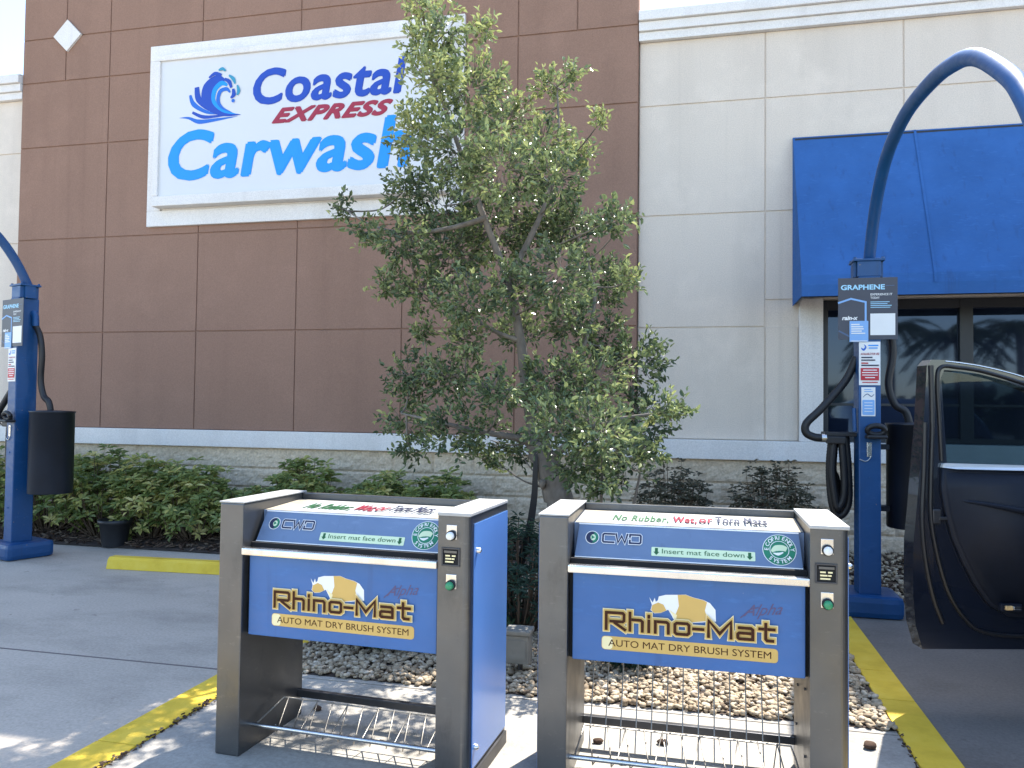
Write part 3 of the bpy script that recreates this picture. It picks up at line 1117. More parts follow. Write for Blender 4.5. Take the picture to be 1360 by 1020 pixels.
    f.poly([(0.200, 0.080), (0.214, 0.088), (0.200, 0.098)], 'green')
    st = []
    k = 0.036
    for ox, q in ((0, [(1.35, 1), (.12, 1), (0, .88), (0, .12), (.12, 0), (1.35, 0)]), (1.62, [(0, 1), (.28, 0), (.7, .8), (1.12, 0), (1.4, 1)]), (3.35, [(0, .75), (0, 1), (1.22, 1), (1.34, .88), (1.34, .12), (1.22, 0), (0, 0), (0, .3)])):
        st.append([(0.248 + (ox + a_) * k * 0.92, 0.070 + b_ * k) for a_, b_ in q])
    for q in st:
        f.stroke(q, 0.0135, 'white')
    for q in st:
        f.stroke(q, 0.008, 'ink')
    f.build('maker_logo', hd)
    f = hf()
    f.rect(0.448, 0.022, 0.853, 0.060, 'palegreen', 0.004)
    for xx in (0.468, 0.832):
        f.poly([(xx - 0.006, 0.056), (xx - 0.006, 0.040), (xx - 0.012, 0.040), (xx, 0.026), (xx + 0.012, 0.040), (xx + 0.006, 0.040), (xx + 0.006, 0.056)], 'dgreen')
    f.text('Insert mat face down', 0.490, 0.034, 'dgreen', w=0.322, h=0.0195, bold=0.0)
    f.build('insert_label', hd)
    f = hf()
    bx, by = 0.945, 0.074
    f.disc(bx, by, 0.064, 'white')
    f.disc(bx, by, 0.0615, 'green')
    f.disc(bx, by, 0.037, 'white')
    f.disc(bx, by, 0.0345, 'green')
    f.swoosh([(bx - 0.03, by - 0.008), (bx - 0.012, by + 0.006), (bx + 0.012, by + 0.008), (bx + 0.027, by + 0.002)], [0.008, 0.024, 0.024, 0.018], 'palegreen')
    f.swoosh([(bx - 0.024, by - 0.014), (bx - 0.006, by - 0.018), (bx + 0.014, by - 0.01)], [0.002, 0.012, 0.004], 'white')
    for s_, a0, a1 in (('ECO', 178, 138), ('FRIENDLY', 118, 4), ):
        for i_, c_ in enumerate(s_):
            an = R(a0 + (a1 - a0) * i_ / max(1, len(s_) - 1))
            rr = 0.0415
            f.text(c_, bx + rr * math.cos(an) - 0.005 * math.sin(an), by + rr * math.sin(an) + 0.005 * math.cos(an), 'white', h=0.0145, bold=0.02, rot=an - math.pi / 2)
    for i_, c_ in enumerate('SYSTEM'):
        an = R(228 + 84 * i_ / 5)
        rr = 0.057
        f.text(c_, bx + rr * math.cos(an) + 0.005 * math.sin(an), by + rr * math.sin(an) - 0.005 * math.cos(an), 'white', h=0.0145, bold=0.02, rot=an + math.pi / 2)
    f.build('eco_badge', hd)
    # grab bar
    m = MB()
    m.box((0.121, -0.012, 0.884), (1.044, 0.03, 0.915), 0, 0.006)
    m.build('feed_bar', 'steel_bright', t)
    # front panel
    m = MB()
    m.box((0.137, 0.03, 0.528), (1.032, 0.12, 0.884), 0, 0.003)
    fp = m.build('front_panel', 'blue', t)
    for xa, xb in ((0.121, 0.1365), (1.0325, 1.044)):
        MB().box((xa, 0.05, 0.53), (xb, 0.11, 0.88)).build('side_gap', 'slot', t)
    ff = lambda: Flat((0, 0.03, 0), (1, 0, 0), (0, 0, 1), 0.00025)
    f = ff()
    bod = [(0.445, 0.797), (0.458, 0.777), (0.466, 0.797), (0.470, 0.781), (0.478, 0.787), (0.482, 0.803), (0.509, 0.811), (0.566, 0.815), (0.586, 0.817), (0.614, 0.808), (0.655, 0.8), (0.679, 0.79), (0.700, 0.765), (0.702, 0.72), (0.55, 0.70), (0.530, 0.735), (0.519, 0.753), (0.489, 0.738), (0.464, 0.735), (0.450, 0.747), (0.455, 0.768)]
    f.poly(bod, 'white')
    f.poly([(0.555, 0.814), (0.586, 0.816), (0.614, 0.807), (0.655, 0.799), (0.668, 0.792), (0.660, 0.76), (0.672, 0.72), (0.55, 0.70), (0.545, 0.73), (0.56, 0.77)], 'gold')
    f.poly([(0.452, 0.748), (0.464, 0.7365), (0.489, 0.739), (0.512, 0.750), (0.500, 0.772), (0.480, 0.779), (0.468, 0.773), (0.457, 0.768)], 'gold')
    f.poly([(0.522, 0.754), (0.535, 0.735), (0.548, 0.708), (0.553, 0.735)], 'cream')
    f.build('rhino_emblem', fp)
    f = ff()
    f.h = 0.0045
    letters_rhino(f, 0.275, 0.664, 0.0845, 0.068, 0.030, 'cream')
    letters_rhino(f, 0.275, 0.664, 0.0845, 0.068, 0.0235, 'gold')
    letters_rhino(f, 0.275, 0.664, 0.0845, 0.068, 0.0115, 'umber')
    f.build('product_lettering', fp)
    f = ff()
    f.text('Alpha', 0.805, 0.748, 'mauve', w=0.145, h=0.042, shear=0.5, slope=0.12)
    f.stroke([(0.795, 0.742), (0.83, 0.775), (0.86, 0.785)], 0.004, 'mauve')
    f.build('variant_lettering', fp)
    f = ff()
    f.rect(0.256, 0.578, 0.933, 0.632, 'gold', 0.014)
    f.rect(0.258, 0.580, 0.30, 0.630, 'cream', 0.012)
    f.text('AUTO MAT DRY BRUSH SYSTEM', 0.283, 0.593, 'umber', w=0.625, h=0.026, bold=0.0)
    f.build('slogan_banner', fp)
    # controls
    for z, mt in ((1.03, 'btn_white'), (0.83, 'btn_green')):
        m = MB()
        m.box((1.083, -0.004, z - 0.022), (1.128, 0.001, z + 0.036), 0, 0.002)
        pl = m.build('switch_plate', 'steel_bright', cr)
        m = MB()
        m.lathe([(0.021, 0), (0.021, 0.012), (0.019, 0.014)], (1.106, -0.004, z - 0.006), 20, 1, True, None, 'y')
        m.lathe([(0.016, 0), (0.016, 0.012), (0.012, 0.016), (0.0, 0.0165)], (1.106, -0.018, z - 0.006), 20, 0, True, None, 'y')
        m.build('switch_knob', [mt, 'black'], pl)
    m = MB()
    ring(m, 1.062, 1.142, 0.898, 0.974, 0.007, -0.006, 0.001, 0.0015)
    m.box((1.066, -0.003, 0.902), (1.138, 0.001, 0.970), 1)
    m.box((1.075, -0.009, 0.953), (1.130, -0.003, 0.962), 2)
    cp = m.build('coin_plate', ['darksteel', 'slot', 'steel'], cr)
    f = Flat((0, -0.004, 0), (1, 0, 0), (0, 0, 1), 0.0003)
    for i_, zz in enumerate((0.938, 0.926, 0.914)):
        f.rect(1.080, zz, 1.100 + 0.006 * i_, zz + 0.006, 'cream')
        f.rect(1.108, zz, 1.124 - 0.004 * i_, zz + 0.006, 'cream')
    f.build('coin_plate_print', cp)
    for (x, y_, z) in ((1.043, 0.12, 0.46), (1.043, 0.35, 0.40), (1.043, 0.12, 0.20), (1.043, 0.4, 0.22)):
        m = MB()
        m.lathe([(0.006, -0.001), (0.006, 0.005)], (0, 0, 0), 8, 0, True, Matrix.Translation((x, y_, z)) @ Matrix.Rotation(R(-90), 4, 'Y'))
        m.build('bolt', 'darksteel', cr)
    # catch basket
    m = MB()
    m.box((0.12, 0.47, 0.10), (1.045, 0.50, 0.135), 0, 0.003)
    m.build('cross_bar', 'darksteel', t)
    m = MB()
    m.tube([(0.12, 0.10, 0.105), (1.045, 0.10, 0.105)], 0.0105, 10)
    m.build('front_rod', 'steel_bright', t)
    m = MB()
    for i_ in range(13):
        x = 0.175 + 0.066 * i_
        m.tube(smooth_path([(x, 0.46, 0.54), (x, 0.445, 0.42), (x, 0.39, 0.29), (x, 0.33, 0.16), (x, 0.28, 0.07)], 3), 0.0031, 5)
    if mat_slide:
        m.build('back_wires', 'wire', t)
    m = MB()
    m.tube([(0.14, 0.10, 0.11), (0.15, 0.31, 0.158), (1.01, 0.31, 0.158), (1.02, 0.24, 0.14), (1.03, 0.10, 0.11)], 0.0042, 6)
    for i_ in range(11):
        x = 0.175 + 0.078 * i_
        m.tube([(x, 0.31, 0.162), (x + 0.032, 0.16, 0.055), (x + 0.062, 0.105, 0.115)], 0.0032, 5)
        if i_ % 2:
            m.tube([(x + 0.078, 0.31, 0.162), (x + 0.05, 0.2, 0.06), (x + 0.028, 0.105, 0.115)], 0.0026, 5)
    m.tube([(0.16, 0.2, 0.06), (1.02, 0.2, 0.06)], 0.003, 5)
    m.build('wire_basket', 'wire', t)
    return t


mA = make_machine((-2.065, 3.147, 0.006), -0.058, 'steel and blue mat cleaning machine beside the left yellow kerb, sunlit blue side panel showing', False)
mB = make_machine((-0.619, 3.177, 0.006), -0.005, 'steel and blue mat cleaning machine nearest the open car door, gravel behind its legs')

# ================================================================ vacuum stations
def make_vac(loc, rz, label):
    t = thing('vacuum_station', label, 'vacuum station', loc, rz, 'blue vacuum posts with black drums')
    m = MB()
    m.box((-0.225, -0.2, 0), (0.225, 0.25, 0.165), 0, 0.045)
    m.build('base', 'vacblue', t)
    m = MB()
    m.box((-0.08, -0.1, 0.16), (0.08, 0.1, 2.6), 0, 0.01)
    for z in (0.5, 1.05):
        m.lathe([(0.008, 0), (0.008, 0.006)], (0.0, -0.1, z), 8, 0, True, None, 'y')
    m.build('post', 'vacblue', t)
    m = MB()
    m.box((-0.085, -0.09, 2.6), (0.085, 0.09, 2.72), 0, 0.006)
    m.box((-0.115, -0.1, 2.72), (0.115, 0.1, 2.738), 0, 0.003)
    for sx in (-1, 1):
        m.prism([(-0.01, 0), (0.01, 0), (0.01, 0.12), (-0.01, 0.12)], 0.1, 0, Matrix.Translation((sx * 0.098, -0.05, 2.6)))
        for sy in (-0.08, 0.08):
            m.lathe([(0.012, 0), (0.012, 0.014)], (sx * 0.1, sy, 2.738), 8)
    m.build('mounting_bracket', 'vacblue', t)
    m = MB()
    pts = smooth_path([(0.02, 0.02, 2.72), (0.02, -0.12, 2.98), (0.022, -0.32, 3.22), (0.025, -0.62, 3.41), (0.025, -1.12, 3.50), (0.025, -1.70, 3.47), (0.025, -2.10, 3.395), (0.025, -2.33, 3.32), (0.025, -2.53, 3.215), (0.025, -2.80, 3.03), (0.025, -2.93, 2.91), (0.025, -3.08, 2.72), (0.025, -3.16, 2.55)], 6)
    m.tube(pts, 0.0435, 16)
    m.build('boom', 'vacblue', t)
    m = MB()
    m.tube(smooth_path([(0.025, -3.16, 2.55), (0.03, -3.22, 2.3), (0.25, -3.25, 1.6), (0.6, -3.2, 1.3)], 6), 0.025, 10)
    m.build('boom_hose', 'black', t)
    m = MB()
    m.lathe([(0.03, 0.0), (0.195, 0.0), (0.2, 0.01), (0.2, 0.795), (0.207, 0.797), (0.207, 0.812), (0.05, 0.82)], (0.365, 0.118, 0.655), 36)
    m.box((0.07, 0.06, 0.78), (0.20, 0.17, 0.82))
    m.box((0.07, 0.06, 1.26), (0.20, 0.17, 1.30))
    m.build('drum', 'canister', t)

    def ribbed(pts, r, n=90):
        P = smooth_path(pts, 24)
        return P, [r * (1.0 + 0.09 * (i % 2)) for i in range(len(P))]

    m = MB()
    P, rr = ribbed([(0.10, 0.05, 2.34), (0.175, 0.07, 2.22), (0.205, 0.08, 2.02), (0.175, 0.09, 1.78), (0.22, 0.1, 1.62), (0.30, 0.11, 1.56), (0.33, 0.118, 1.47)], 0.028)
    m.tube(P, rr, 10, 0)
    m.build('drum_hose', 'black', t)
    m = MB()
    m.tube([(0.075, 0.05, 2.46), (0.11, 0.05, 2.42), (0.115, 0.053, 2.32)], 0.034, 12, 0)
    m.build('elbow', 'vacblue', t)
    m = MB()
    P, rr = ribbed([(-0.07, 0.03, 1.98), (-0.15, 0.03, 1.80), (-0.33, 0.0, 1.58), (-0.445, -0.01, 1.46), (-0.45, -0.01, 1.385), (-0.39, -0.01, 1.35), (-0.33, -0.01, 1.345)], 0.03)
    m.tube(P, rr, 10, 0)
    for q, (xa, xb, zb) in enumerate(((-0.26, -0.17, 0.80), (-0.27, -0.13, 0.73), (-0.235, -0.14, 0.86), (-0.25, -0.12, 0.77), (-0.22, -0.11, 0.93))):
        yy = 0.0 + 0.045 * q
        P, rr = ribbed([(xa + 0.02, yy, 1.36), (xa + 0.0, yy, 1.1), (xa + 0.02, yy, zb + 0.1), ((xa + xb) / 2, yy, zb), (xb, yy, zb + 0.1), (xb, yy, 1.1), (xb - 0.02, yy, 1.36)], 0.027)
        m.tube(P, rr, 10, 0)
    m.box((-0.31, -0.03, 1.36), (-0.075, 0.2, 1.39), 0, 0.006)
    m.build('hose', 'black', t)
    m = MB()
    m.tube([(-0.335, -0.01, 1.345), (-0.30, -0.01, 1.345)], 0.034, 12, 0)
    m.build('hose_cuff', 'steel_bright', t)
    m = MB()
    m.box((-0.30, -0.05, 1.30), (-0.16, 0.03, 1.36), 0, 0.01)
    m.build('nozzle', 'black', t)
    m = MB()
    ringp = [(0.035 + 0.062 * math.cos(2 * math.pi * k / 20), -0.15 - 0.012 * math.sin(2 * math.pi * k / 20), 1.415 + 0.034 * math.sin(2 * math.pi * k / 20)) for k in range(21)]
    m.tube(ringp, 0.021, 10, 0, False)
    m.box((-0.04, -0.20, 1.35), (0.11, -0.1, 1.378), 0, 0.012)
    m.build('nozzle_holder', 'black', t)
    m = MB()
    m.box((-0.022, -0.108, 1.21), (0.012, -0.1, 1.32), 0, 0.003)
    for z in (1.235, 1.295):
        m.lathe([(0.006, 0), (0.006, 0.005)], (-0.005, -0.108, z), 8, 0, True, None, 'y')
    m.tube(smooth_path([(-0.075, -0.105, 1.19), (-0.03, -0.107, 1.175), (0.0, -0.107, 1.20), (0.0, -0.107, 1.215)], 5), 0.004, 6)
    m.build('hinge_plate', 'steel_bright', t)
    m = MB()
    m.tube([(-0.105, -0.06, 1.58), (-0.105, -0.08, 1.40)], 0.016, 10)
    m.build('wand', 'vacblue', t)
    return t


vacB = make_vac((1.305, 6.6, 0), 0.0, 'blue vacuum post right of the machines with its boom arching over the bay')
vacA = copy_tree(vacB)
vacA.location = (-6.62, 6.62, 0)
vacA.rotation_euler = (0, 0, R(-20))
vacA['label'] = 'blue vacuum post at the left edge, black drum hanging beside the hedge'


def on_post(vac, build, label, cat, group, name='sign'):
    o = build()
    o.location = vac.location
    o.rotation_euler = vac.rotation_euler
    return tag(o, label, cat, group)


def card(x0, x1, z0, z1, y, mt, name, th=0.004):
    m = MB()
    m.box((x0, y, z0), (x1, y + th, z1), 0, 0.0008)
    return m.build(name, mt)


def placard():
    o = card(-0.228, 0.198, 2.109, 2.586, -0.107, 'placard', 'advert_sign')
    P = lambda: Flat((0, -0.107, 0), (1, 0, 0), (0, 0, 1), 0.0003)
    f = P()
    f.text('GRAPHENE', -0.208, 2.495, 'placardtext', w=0.315, h=0.036, bold=0.03)
    f.build('heading', o)
    f = P()
    f.rect(0.115, 2.520, 0.175, 2.525, 'shield')
    f.text('EXPERIENCE IT', 0.005, 2.448, 'white', w=0.155, h=0.0155, bold=0.015)
    f.text('TODAY', 0.005, 2.422, 'white', w=0.065, h=0.0155, bold=0.015)
    f.build('small_print', o)
    f = P()
    for i_, w_ in enumerate((0.135, 0.12, 0.15, 0.14)):
        f.rect(0.005, 2.395 - i_ * 0.014, 0.005 + w_, 2.400 - i_ * 0.014, 'placardtext')
    f.build('small_print', o)
    f = P()
    f.text('rain-x', -0.20, 2.262, 'white', w=0.115, h=0.030, bold=0.04, shear=0.2)
    f.build('lettering', o)
    f = P()
    f.stroke([(-0.222, 2.395), (-0.135, 2.425), (-0.03, 2.398), (-0.03, 2.19)], 0.014, 'lightblue')
    f.stroke([(-0.22, 2.175), (-0.15, 2.135)], 0.012, 'shield')
    f.build('shield_outline', o)
    f = P()
    f.rect(0.003, 2.142, 0.180, 2.308, 'white')
    f.build('blank_label', o)
    return o


def bluecard():
    o = card(-0.147, -0.012, 2.090, 2.252, -0.1135, 'lightblue', 'card_sign', 0.003)
    f = Flat((0, -0.1135, 0), (1, 0, 0), (0, 0, 1), 0.0003)
    for i_, w_ in enumerate((0.06, 0.085, 0.09, 0.075, 0.10)):
        f.rect(-0.135, 2.220 - i_ * 0.017, -0.135 + w_, 2.229 - i_ * 0.017, 'white')
    f.rect(-0.140, 2.094, -0.02, 2.10, 'white')
    f.build('print', o)
    return o


def rednotice():
    o = card(-0.078, 0.075, 1.758, 2.092, -0.106, 'white', 'notice_sign')
    f = Flat((0, -0.106, 0), (1, 0, 0), (0, 0, 1), 0.0003)
    f.swoosh([(-0.062, 2.045), (-0.045, 2.03), (-0.03, 2.05), (-0.04, 2.07)], [0.004, 0.016, 0.012, 0.004], 'midblue')
    f.rect(-0.012, 2.058, 0.06, 2.068, 'cyan')
    f.rect(-0.008, 2.036, 0.055, 2.050, 'lightblue')
    f.text('AVAILABLE FOR USE', -0.066, 1.990, 'crimson', w=0.132, h=0.016, bold=0.02)
    for z, c, w_ in ((1.966, 'ink', 0.08), (1.945, 'ink', 0.10), (1.922, 'red', 0.05), (1.905, 'ink', 0.125)):
        f.rect(-0.062, z, -0.062 + w_, z + 0.010, c)
    f.rect(-0.066, 1.795, 0.064, 1.890, 'red')
    for z, w_ in ((1.870, 0.10), (1.851, 0.115), (1.832, 0.11), (1.812, 0.07)):
        f.rect(-w_ / 2, z, w_ / 2, z + 0.007, 'white')
    f.rect(-0.055, 1.776, 0.055, 1.783, 'red')
    f.build('print', o)
    return o


def smalllabel():
    o = card(-0.061, 0.039, 1.520, 1.742, -0.1045, 'white', 'label_sign')
    f = Flat((0, -0.1045, 0), (1, 0, 0), (0, 0, 1), 0.0003)
    for z, w_ in ((1.722, 0.05), (1.706, 0.06)):
        f.rect(-0.04, z, -0.04 + w_, z + 0.006, 'lightblue')
    f.swoosh([(-0.05, 1.665), (-0.02, 1.690), (0.01, 1.672), (0.03, 1.69)], [0.003, 0.006, 0.006, 0.003], 'shield')
    f.rect(-0.054, 1.530, 0.032, 1.645, 'lightblue', 0.008)
    for i_ in range(4):
        f.rect(-0.04, 1.62 - 0.022 * i_, 0.018, 1.625 - 0.022 * i_, 'white')
    f.build('print', o)
    return o


for vac, where in ((vacB, 'right'), (vacA, 'left')):
    w = 'right of the mat machines' if where == 'right' else 'at the left edge of the picture'
    w2 = 'beside the open car' if where == 'right' else 'beside the hedge'
    on_post(vac, placard, 'charcoal advert placard with blank white label on the post ' + w2, 'sign', 'charcoal adverts on the vacuum posts')
    on_post(vac, bluecard, 'small light blue card overlapping the charcoal placard on the post ' + w2, 'sign', 'blue cards on the vacuum posts')
    on_post(vac, rednotice, 'white notice with a red text block on the blue post ' + w2, 'sign', 'red and white notices on the vacuum posts')
on_post(vacB, smalllabel, 'small white and blue label under the red notice beside the open car', 'sign', None)


# ================================================================ tree and plants
def leaf(mb, p, d, nrm, L, w, tint, fold=0.25):
    d = d.normalized()
    sd = d.cross(nrm)
    if sd.length < 1e-4:
        sd = d.orthogonal()
    sd.normalize()
    up = sd.cross(d).normalized()
    lift = up * (w * fold)
    a = p
    tip = p + d * L - up * L * 0.08
    l1 = p + d * L * 0.30 + sd * w * 0.45 + lift
    l2 = p + d * L * 0.68 + sd * w * 0.42 + lift
    r1 = p + d * L * 0.30 - sd * w * 0.45 + lift
    r2 = p + d * L * 0.68 - sd * w * 0.42 + lift
    mb.add([a, r1, r2, tip, l2, l1], [(0, 1, 2, 3), (0, 3, 4, 5)], 0, False, tint)


def rvec():
    while True:
        v = Vector((rnd.uniform(-1, 1), rnd.uniform(-1, 1), rnd.uniform(-1, 1)))
        if 0.05 < v.length < 1:
            return v


CL = [(-1.93, 5.3, 4.43, 0.14), (-1.69, 5.1, 4.13, 0.18), (-1.57, 5.62, 4.4, 0.11), (-1.89, 5.18, 4.1, 0.14), (-1.76, 5.05, 3.79, 0.23), (-1.64, 5.55, 3.91, 0.28), (-1.55, 6.33, 3.96, 0.3), (-1.12, 6.15, 4.15, 0.16), (-0.92, 5.9, 4.13, 0.09), (-0.65, 5.49, 3.59, 0.07), (-1.12, 5.76, 3.54, 0.24), (-1.98, 5.37, 3.55, 0.22), (-1.64, 5.21, 3.34, 0.29), (-1.29, 5.11, 3.16, 0.28), (-0.95, 5.27, 3.14, 0.22), (-0.88, 6.02, 3.53, 0.13), (-2.37, 6.19, 3.39, 0.22), (-2.03, 6.16, 3.21, 0.31), (-2.83, 5.93, 3.18, 0.1), (-2.39, 5.47, 2.86, 0.12), (-2.1, 5.41, 2.77, 0.23), (-1.87, 5.89, 2.77, 0.3), (-1.55, 6.05, 3.0, 0.33), (-1.25, 6.23, 3.09, 0.31), (-0.98, 6.27, 3.03, 0.24), (-0.53, 5.08, 2.78, 0.13), (-0.48, 5.78, 2.96, 0.06), (-2.38, 5.83, 2.51, 0.13), (-2.05, 5.71, 2.45, 0.24), (-1.54, 5.22, 2.31, 0.26), (-1.3, 5.66, 2.43, 0.28), (-0.86, 5.08, 2.43, 0.25), (-0.74, 6.35, 2.58, 0.26), (-0.48, 5.97, 2.54, 0.11), (-2.03, 5.74, 2.13, 0.13), (-1.59, 5.4, 2.04, 0.19), (-1.41, 6.31, 2.18, 0.22), (-0.9, 5.81, 2.21, 0.2), (-0.72, 6.27, 2.11, 0.22), (-0.45, 6.22, 1.93, 0.26), (-0.71, 5.71, 1.76, 0.27), (-0.99, 5.57, 1.73, 0.25), (-2.18, 5.85, 1.79, 0.24), (-1.76, 5.6, 1.78, 0.26), (-1.31, 5.19, 1.66, 0.2), (-0.19, 5.41, 1.55, 0.14), (-0.42, 6.17, 1.46, 0.26), (-0.6, 5.01, 1.42, 0.26), (-0.89, 5.02, 1.44, 0.21), (-2.23, 5.89, 1.43, 0.21), (-1.69, 5.37, 1.39, 0.24), (-2.13, 5.73, 1.22, 0.12), (-1.48, 5.66, 1.31, 0.2), (-1.43, 5.58, 1.17, 0.09), (-1.43, 6.45, 1.19, 0.16), (-0.75, 5.24, 1.19, 0.18), (-0.48, 5.57, 1.2, 0.21), (-0.6, 5.25, 1.07, 0.13), (-0.33, 5.8, 1.24, 0.12)]
TX, TY = -0.72, 5.7
tree = thing('broadleaf_tree', 'young small-leaved tree with pale crooked trunk growing between the machines and the wall', 'tree', (TX, TY, 0.03))
T0 = Vector((TX, TY, 0.03))
limbs = [
    ([(-0.72, 5.7, 0.0), (-0.78, 5.7, 0.37), (-0.91, 5.7, 0.74), (-0.99, 5.7, 0.96), (-1.08, 5.7, 1.19), (-1.14, 5.7, 1.29)], [0.14, 0.12, 0.105, 0.10, 0.095, 0.08]),
    ([(-1.13, 5.7, 1.25), (-1.21, 5.7, 1.67), (-1.27, 5.7, 2.07), (-1.38, 5.72, 2.52), (-1.58, 5.7, 3.04), (-1.76, 5.6, 3.57), (-1.92, 5.45, 4.11), (-1.95, 5.35, 4.5)], [0.06, 0.046, 0.036, 0.028, 0.022, 0.017, 0.012, 0.006]),
    ([(-1.10, 5.7, 1.25), (-1.01, 5.75, 1.62), (-0.88, 5.85, 1.9), (-0.8, 5.95, 2.12), (-0.77, 6.1, 2.5), (-0.95, 6.2, 3.0)], [0.035, 0.027, 0.021, 0.016, 0.012, 0.006]),
    ([(-1.08, 5.68, 1.26), (-1.24, 5.6, 1.33), (-1.53, 5.5, 1.38), (-1.82, 5.5, 1.44), (-2.2, 5.7, 1.5)], [0.035, 0.026, 0.02, 0.014, 0.006]),
    ([(-1.38, 5.72, 2.5), (-1.25, 5.85, 2.82), (-1.11, 5.95, 3.21), (-1.05, 6.0, 3.61), (-1.08, 6.1, 4.1)], [0.03, 0.024, 0.018, 0.013, 0.006]),
    ([(-1.55, 5.7, 2.98), (-1.81, 5.6, 2.89), (-2.1, 5.55, 2.86), (-2.4, 5.6, 2.93), (-2.80, 5.9, 3.16)], [0.024, 0.018, 0.014, 0.009, 0.004]),
    ([(-1.0, 5.65, 1.2), (-0.74, 5.55, 1.41), (-0.47, 5.5, 1.49), (-0.19, 5.42, 1.53)], [0.03, 0.022, 0.014, 0.006]),
    ([(-0.98, 5.72, 0.95), (-0.75, 5.8, 1.1), (-0.5, 5.9, 1.3), (-0.42, 6.1, 1.5)], [0.022, 0.016, 0.012, 0.006]),
    ([(-0.70, 5.65, 0.1), (-0.66, 5.55, 0.6), (-0.62, 5.4, 1.0), (-0.6, 5.2, 1.4)], [0.018, 0.014, 0.011, 0.005]),
    ([(-0.66, 5.75, 0.1), (-0.50, 5.75, 0.6), (-0.40, 5.75, 1.0), (-0.36, 5.8, 1.3)], [0.015, 0.012, 0.009, 0.005]),
    ([(-1.27, 5.7, 2.05), (-1.45, 5.6, 2.12), (-1.75, 5.6, 2.3), (-2.05, 5.7, 2.45)], [0.02, 0.016, 0.012, 0.005]),
    ([(-1.21, 5.7, 1.65), (-1.45, 5.6, 1.7), (-1.8, 5.6, 1.8), (-2.15, 5.8, 1.8)], [0.02, 0.015, 0.01, 0.005]),
]
m = MB()
pts, rr = limbs[0]
P = smooth_path(pts, 6)
n = len(P)
rad = [rr[min(len(rr) - 1, i // 6)] * (1 - (i % 6) / 6) + rr[min(len(rr) - 1, i // 6 + 1)] * ((i % 6) / 6) for i in range(n)]
rad = [q * (1 + 0.08 * math.sin(i * 2.3)) for i, q in enumerate(rad)]
m.tube([p - T0 + Vector((0.012 * math.sin(i * 1.7), 0, 0)) for i, p in enumerate(P)], rad, 14)
m.lathe([(0.03, 0), (0.045, 0.012), (0.02, 0.05)], (0, 0, 0), 8, 0, True, Matrix.Translation(Vector((-1.05, 5.62, 1.0)) - T0) @ Matrix.Rotation(R(-70), 4, 'Y'))
m.build('trunk', 'bark', tree)
lm = MB()
anchors = []
for pts, rr in limbs[1:]:
    P = smooth_path(pts, 5)
    rad = []
    for i in range(len(P)):
        k = min(len(rr) - 2, i // 5)
        tt = i / 5 - k
        rad.append(rr[k] * (1 - tt) + rr[k + 1] * tt)
    lm.tube([p - T0 for p in P], rad, 8)
    anchors += P
crown = MB()
for (X, Y, Z, r) in CL:
    c = Vector((X, Y, Z))
    a_ = min(anchors, key=lambda q: (q - c).length + (0.6 if q.z > c.z else 0))
    mid = (a_ + c) / 2 + rvec() * 0.06 - Vector((0, 0, 0.04))
    lm.tube([p - T0 for p in smooth_path([a_, mid, c], 4)], [0.008, 0.008, 0.007, 0.007, 0.006, 0.006, 0.005, 0.004, 0.003], 5)
    nt = max(7, int(98 * (r / 0.25) ** 1.7))
    if Z < 2.6 and X < -1.25:
        nt = int(nt * 0.8)
    ctint = rnd.uniform(-0.14, 0.14)
    for _ in range(nt):
        v = rvec()
        v = v * (r * 1.02 * (0.85 if X < -1.2 and 1.5 < Z < 2.6 else 1.0) / max(0.5, v.length ** 0.35))
        v.z *= 0.9
        e = c + v
        st = c + v * 0.35 + rvec() * 0.03
        d = (e - st).normalized()
        d = (d + Vector((0, 0, 0.35)) + rvec() * 0.3).normalized()
        tw = rnd.uniform(0.10, 0.17)
        if rnd.random() < 0.5:
            lm.tube([st - T0, (st + e) / 2 - T0, e + d * 0.03 - T0], [0.003, 0.0025, 0.0018], 4, 0, False)
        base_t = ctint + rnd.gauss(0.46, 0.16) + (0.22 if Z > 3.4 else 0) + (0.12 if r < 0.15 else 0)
        for k in range(rnd.randint(6, 9)):
            q = e + d * (tw * (k / 8.0 - 0.5)) + rvec() * 0.02
            ld = (d * 0.6 + rvec()).normalized()
            L = rnd.choice((1.0, 1.0, 0.8, 1.15)) * rnd.uniform(0.034, 0.058)
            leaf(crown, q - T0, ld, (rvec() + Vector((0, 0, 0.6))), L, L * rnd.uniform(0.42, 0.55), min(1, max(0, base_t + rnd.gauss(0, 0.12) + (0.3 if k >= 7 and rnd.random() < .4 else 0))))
lm.build('branches', 'bark', tree)
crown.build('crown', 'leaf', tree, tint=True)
# tree tie strap
m = MB()
P = smooth_path([(-1.12, 5.6, 1.26), (-1.125, 5.6, 1.1), (-1.135, 5.62, 0.9), (-1.19, 5.66, 0.6), (-1.30, 5.7, 0.25), (-1.36, 5.72, 0.03)], 6)
for i in range(len(P) - 1):
    wa = 0.012 + 0.03 * i / len(P)
    wb = 0.012 + 0.03 * (i + 1) / len(P)
    a_, b_ = P[i], P[i + 1]
    for yo in (0.0, 0.006):
        vs = [(a_.x - wa, a_.y + yo, a_.z), (b_.x - wb, b_.y + yo, b_.z), (b_.x + wb, b_.y + yo, b_.z), (a_.x + wa, a_.y + yo, a_.z)]
        m.add(vs, [(0, 1, 2, 3) if yo == 0 else (3, 2, 1, 0)])
tag(m.build('tie_strap', 'black'), 'black tie strap running down from the tree trunk to the ground', 'strap')


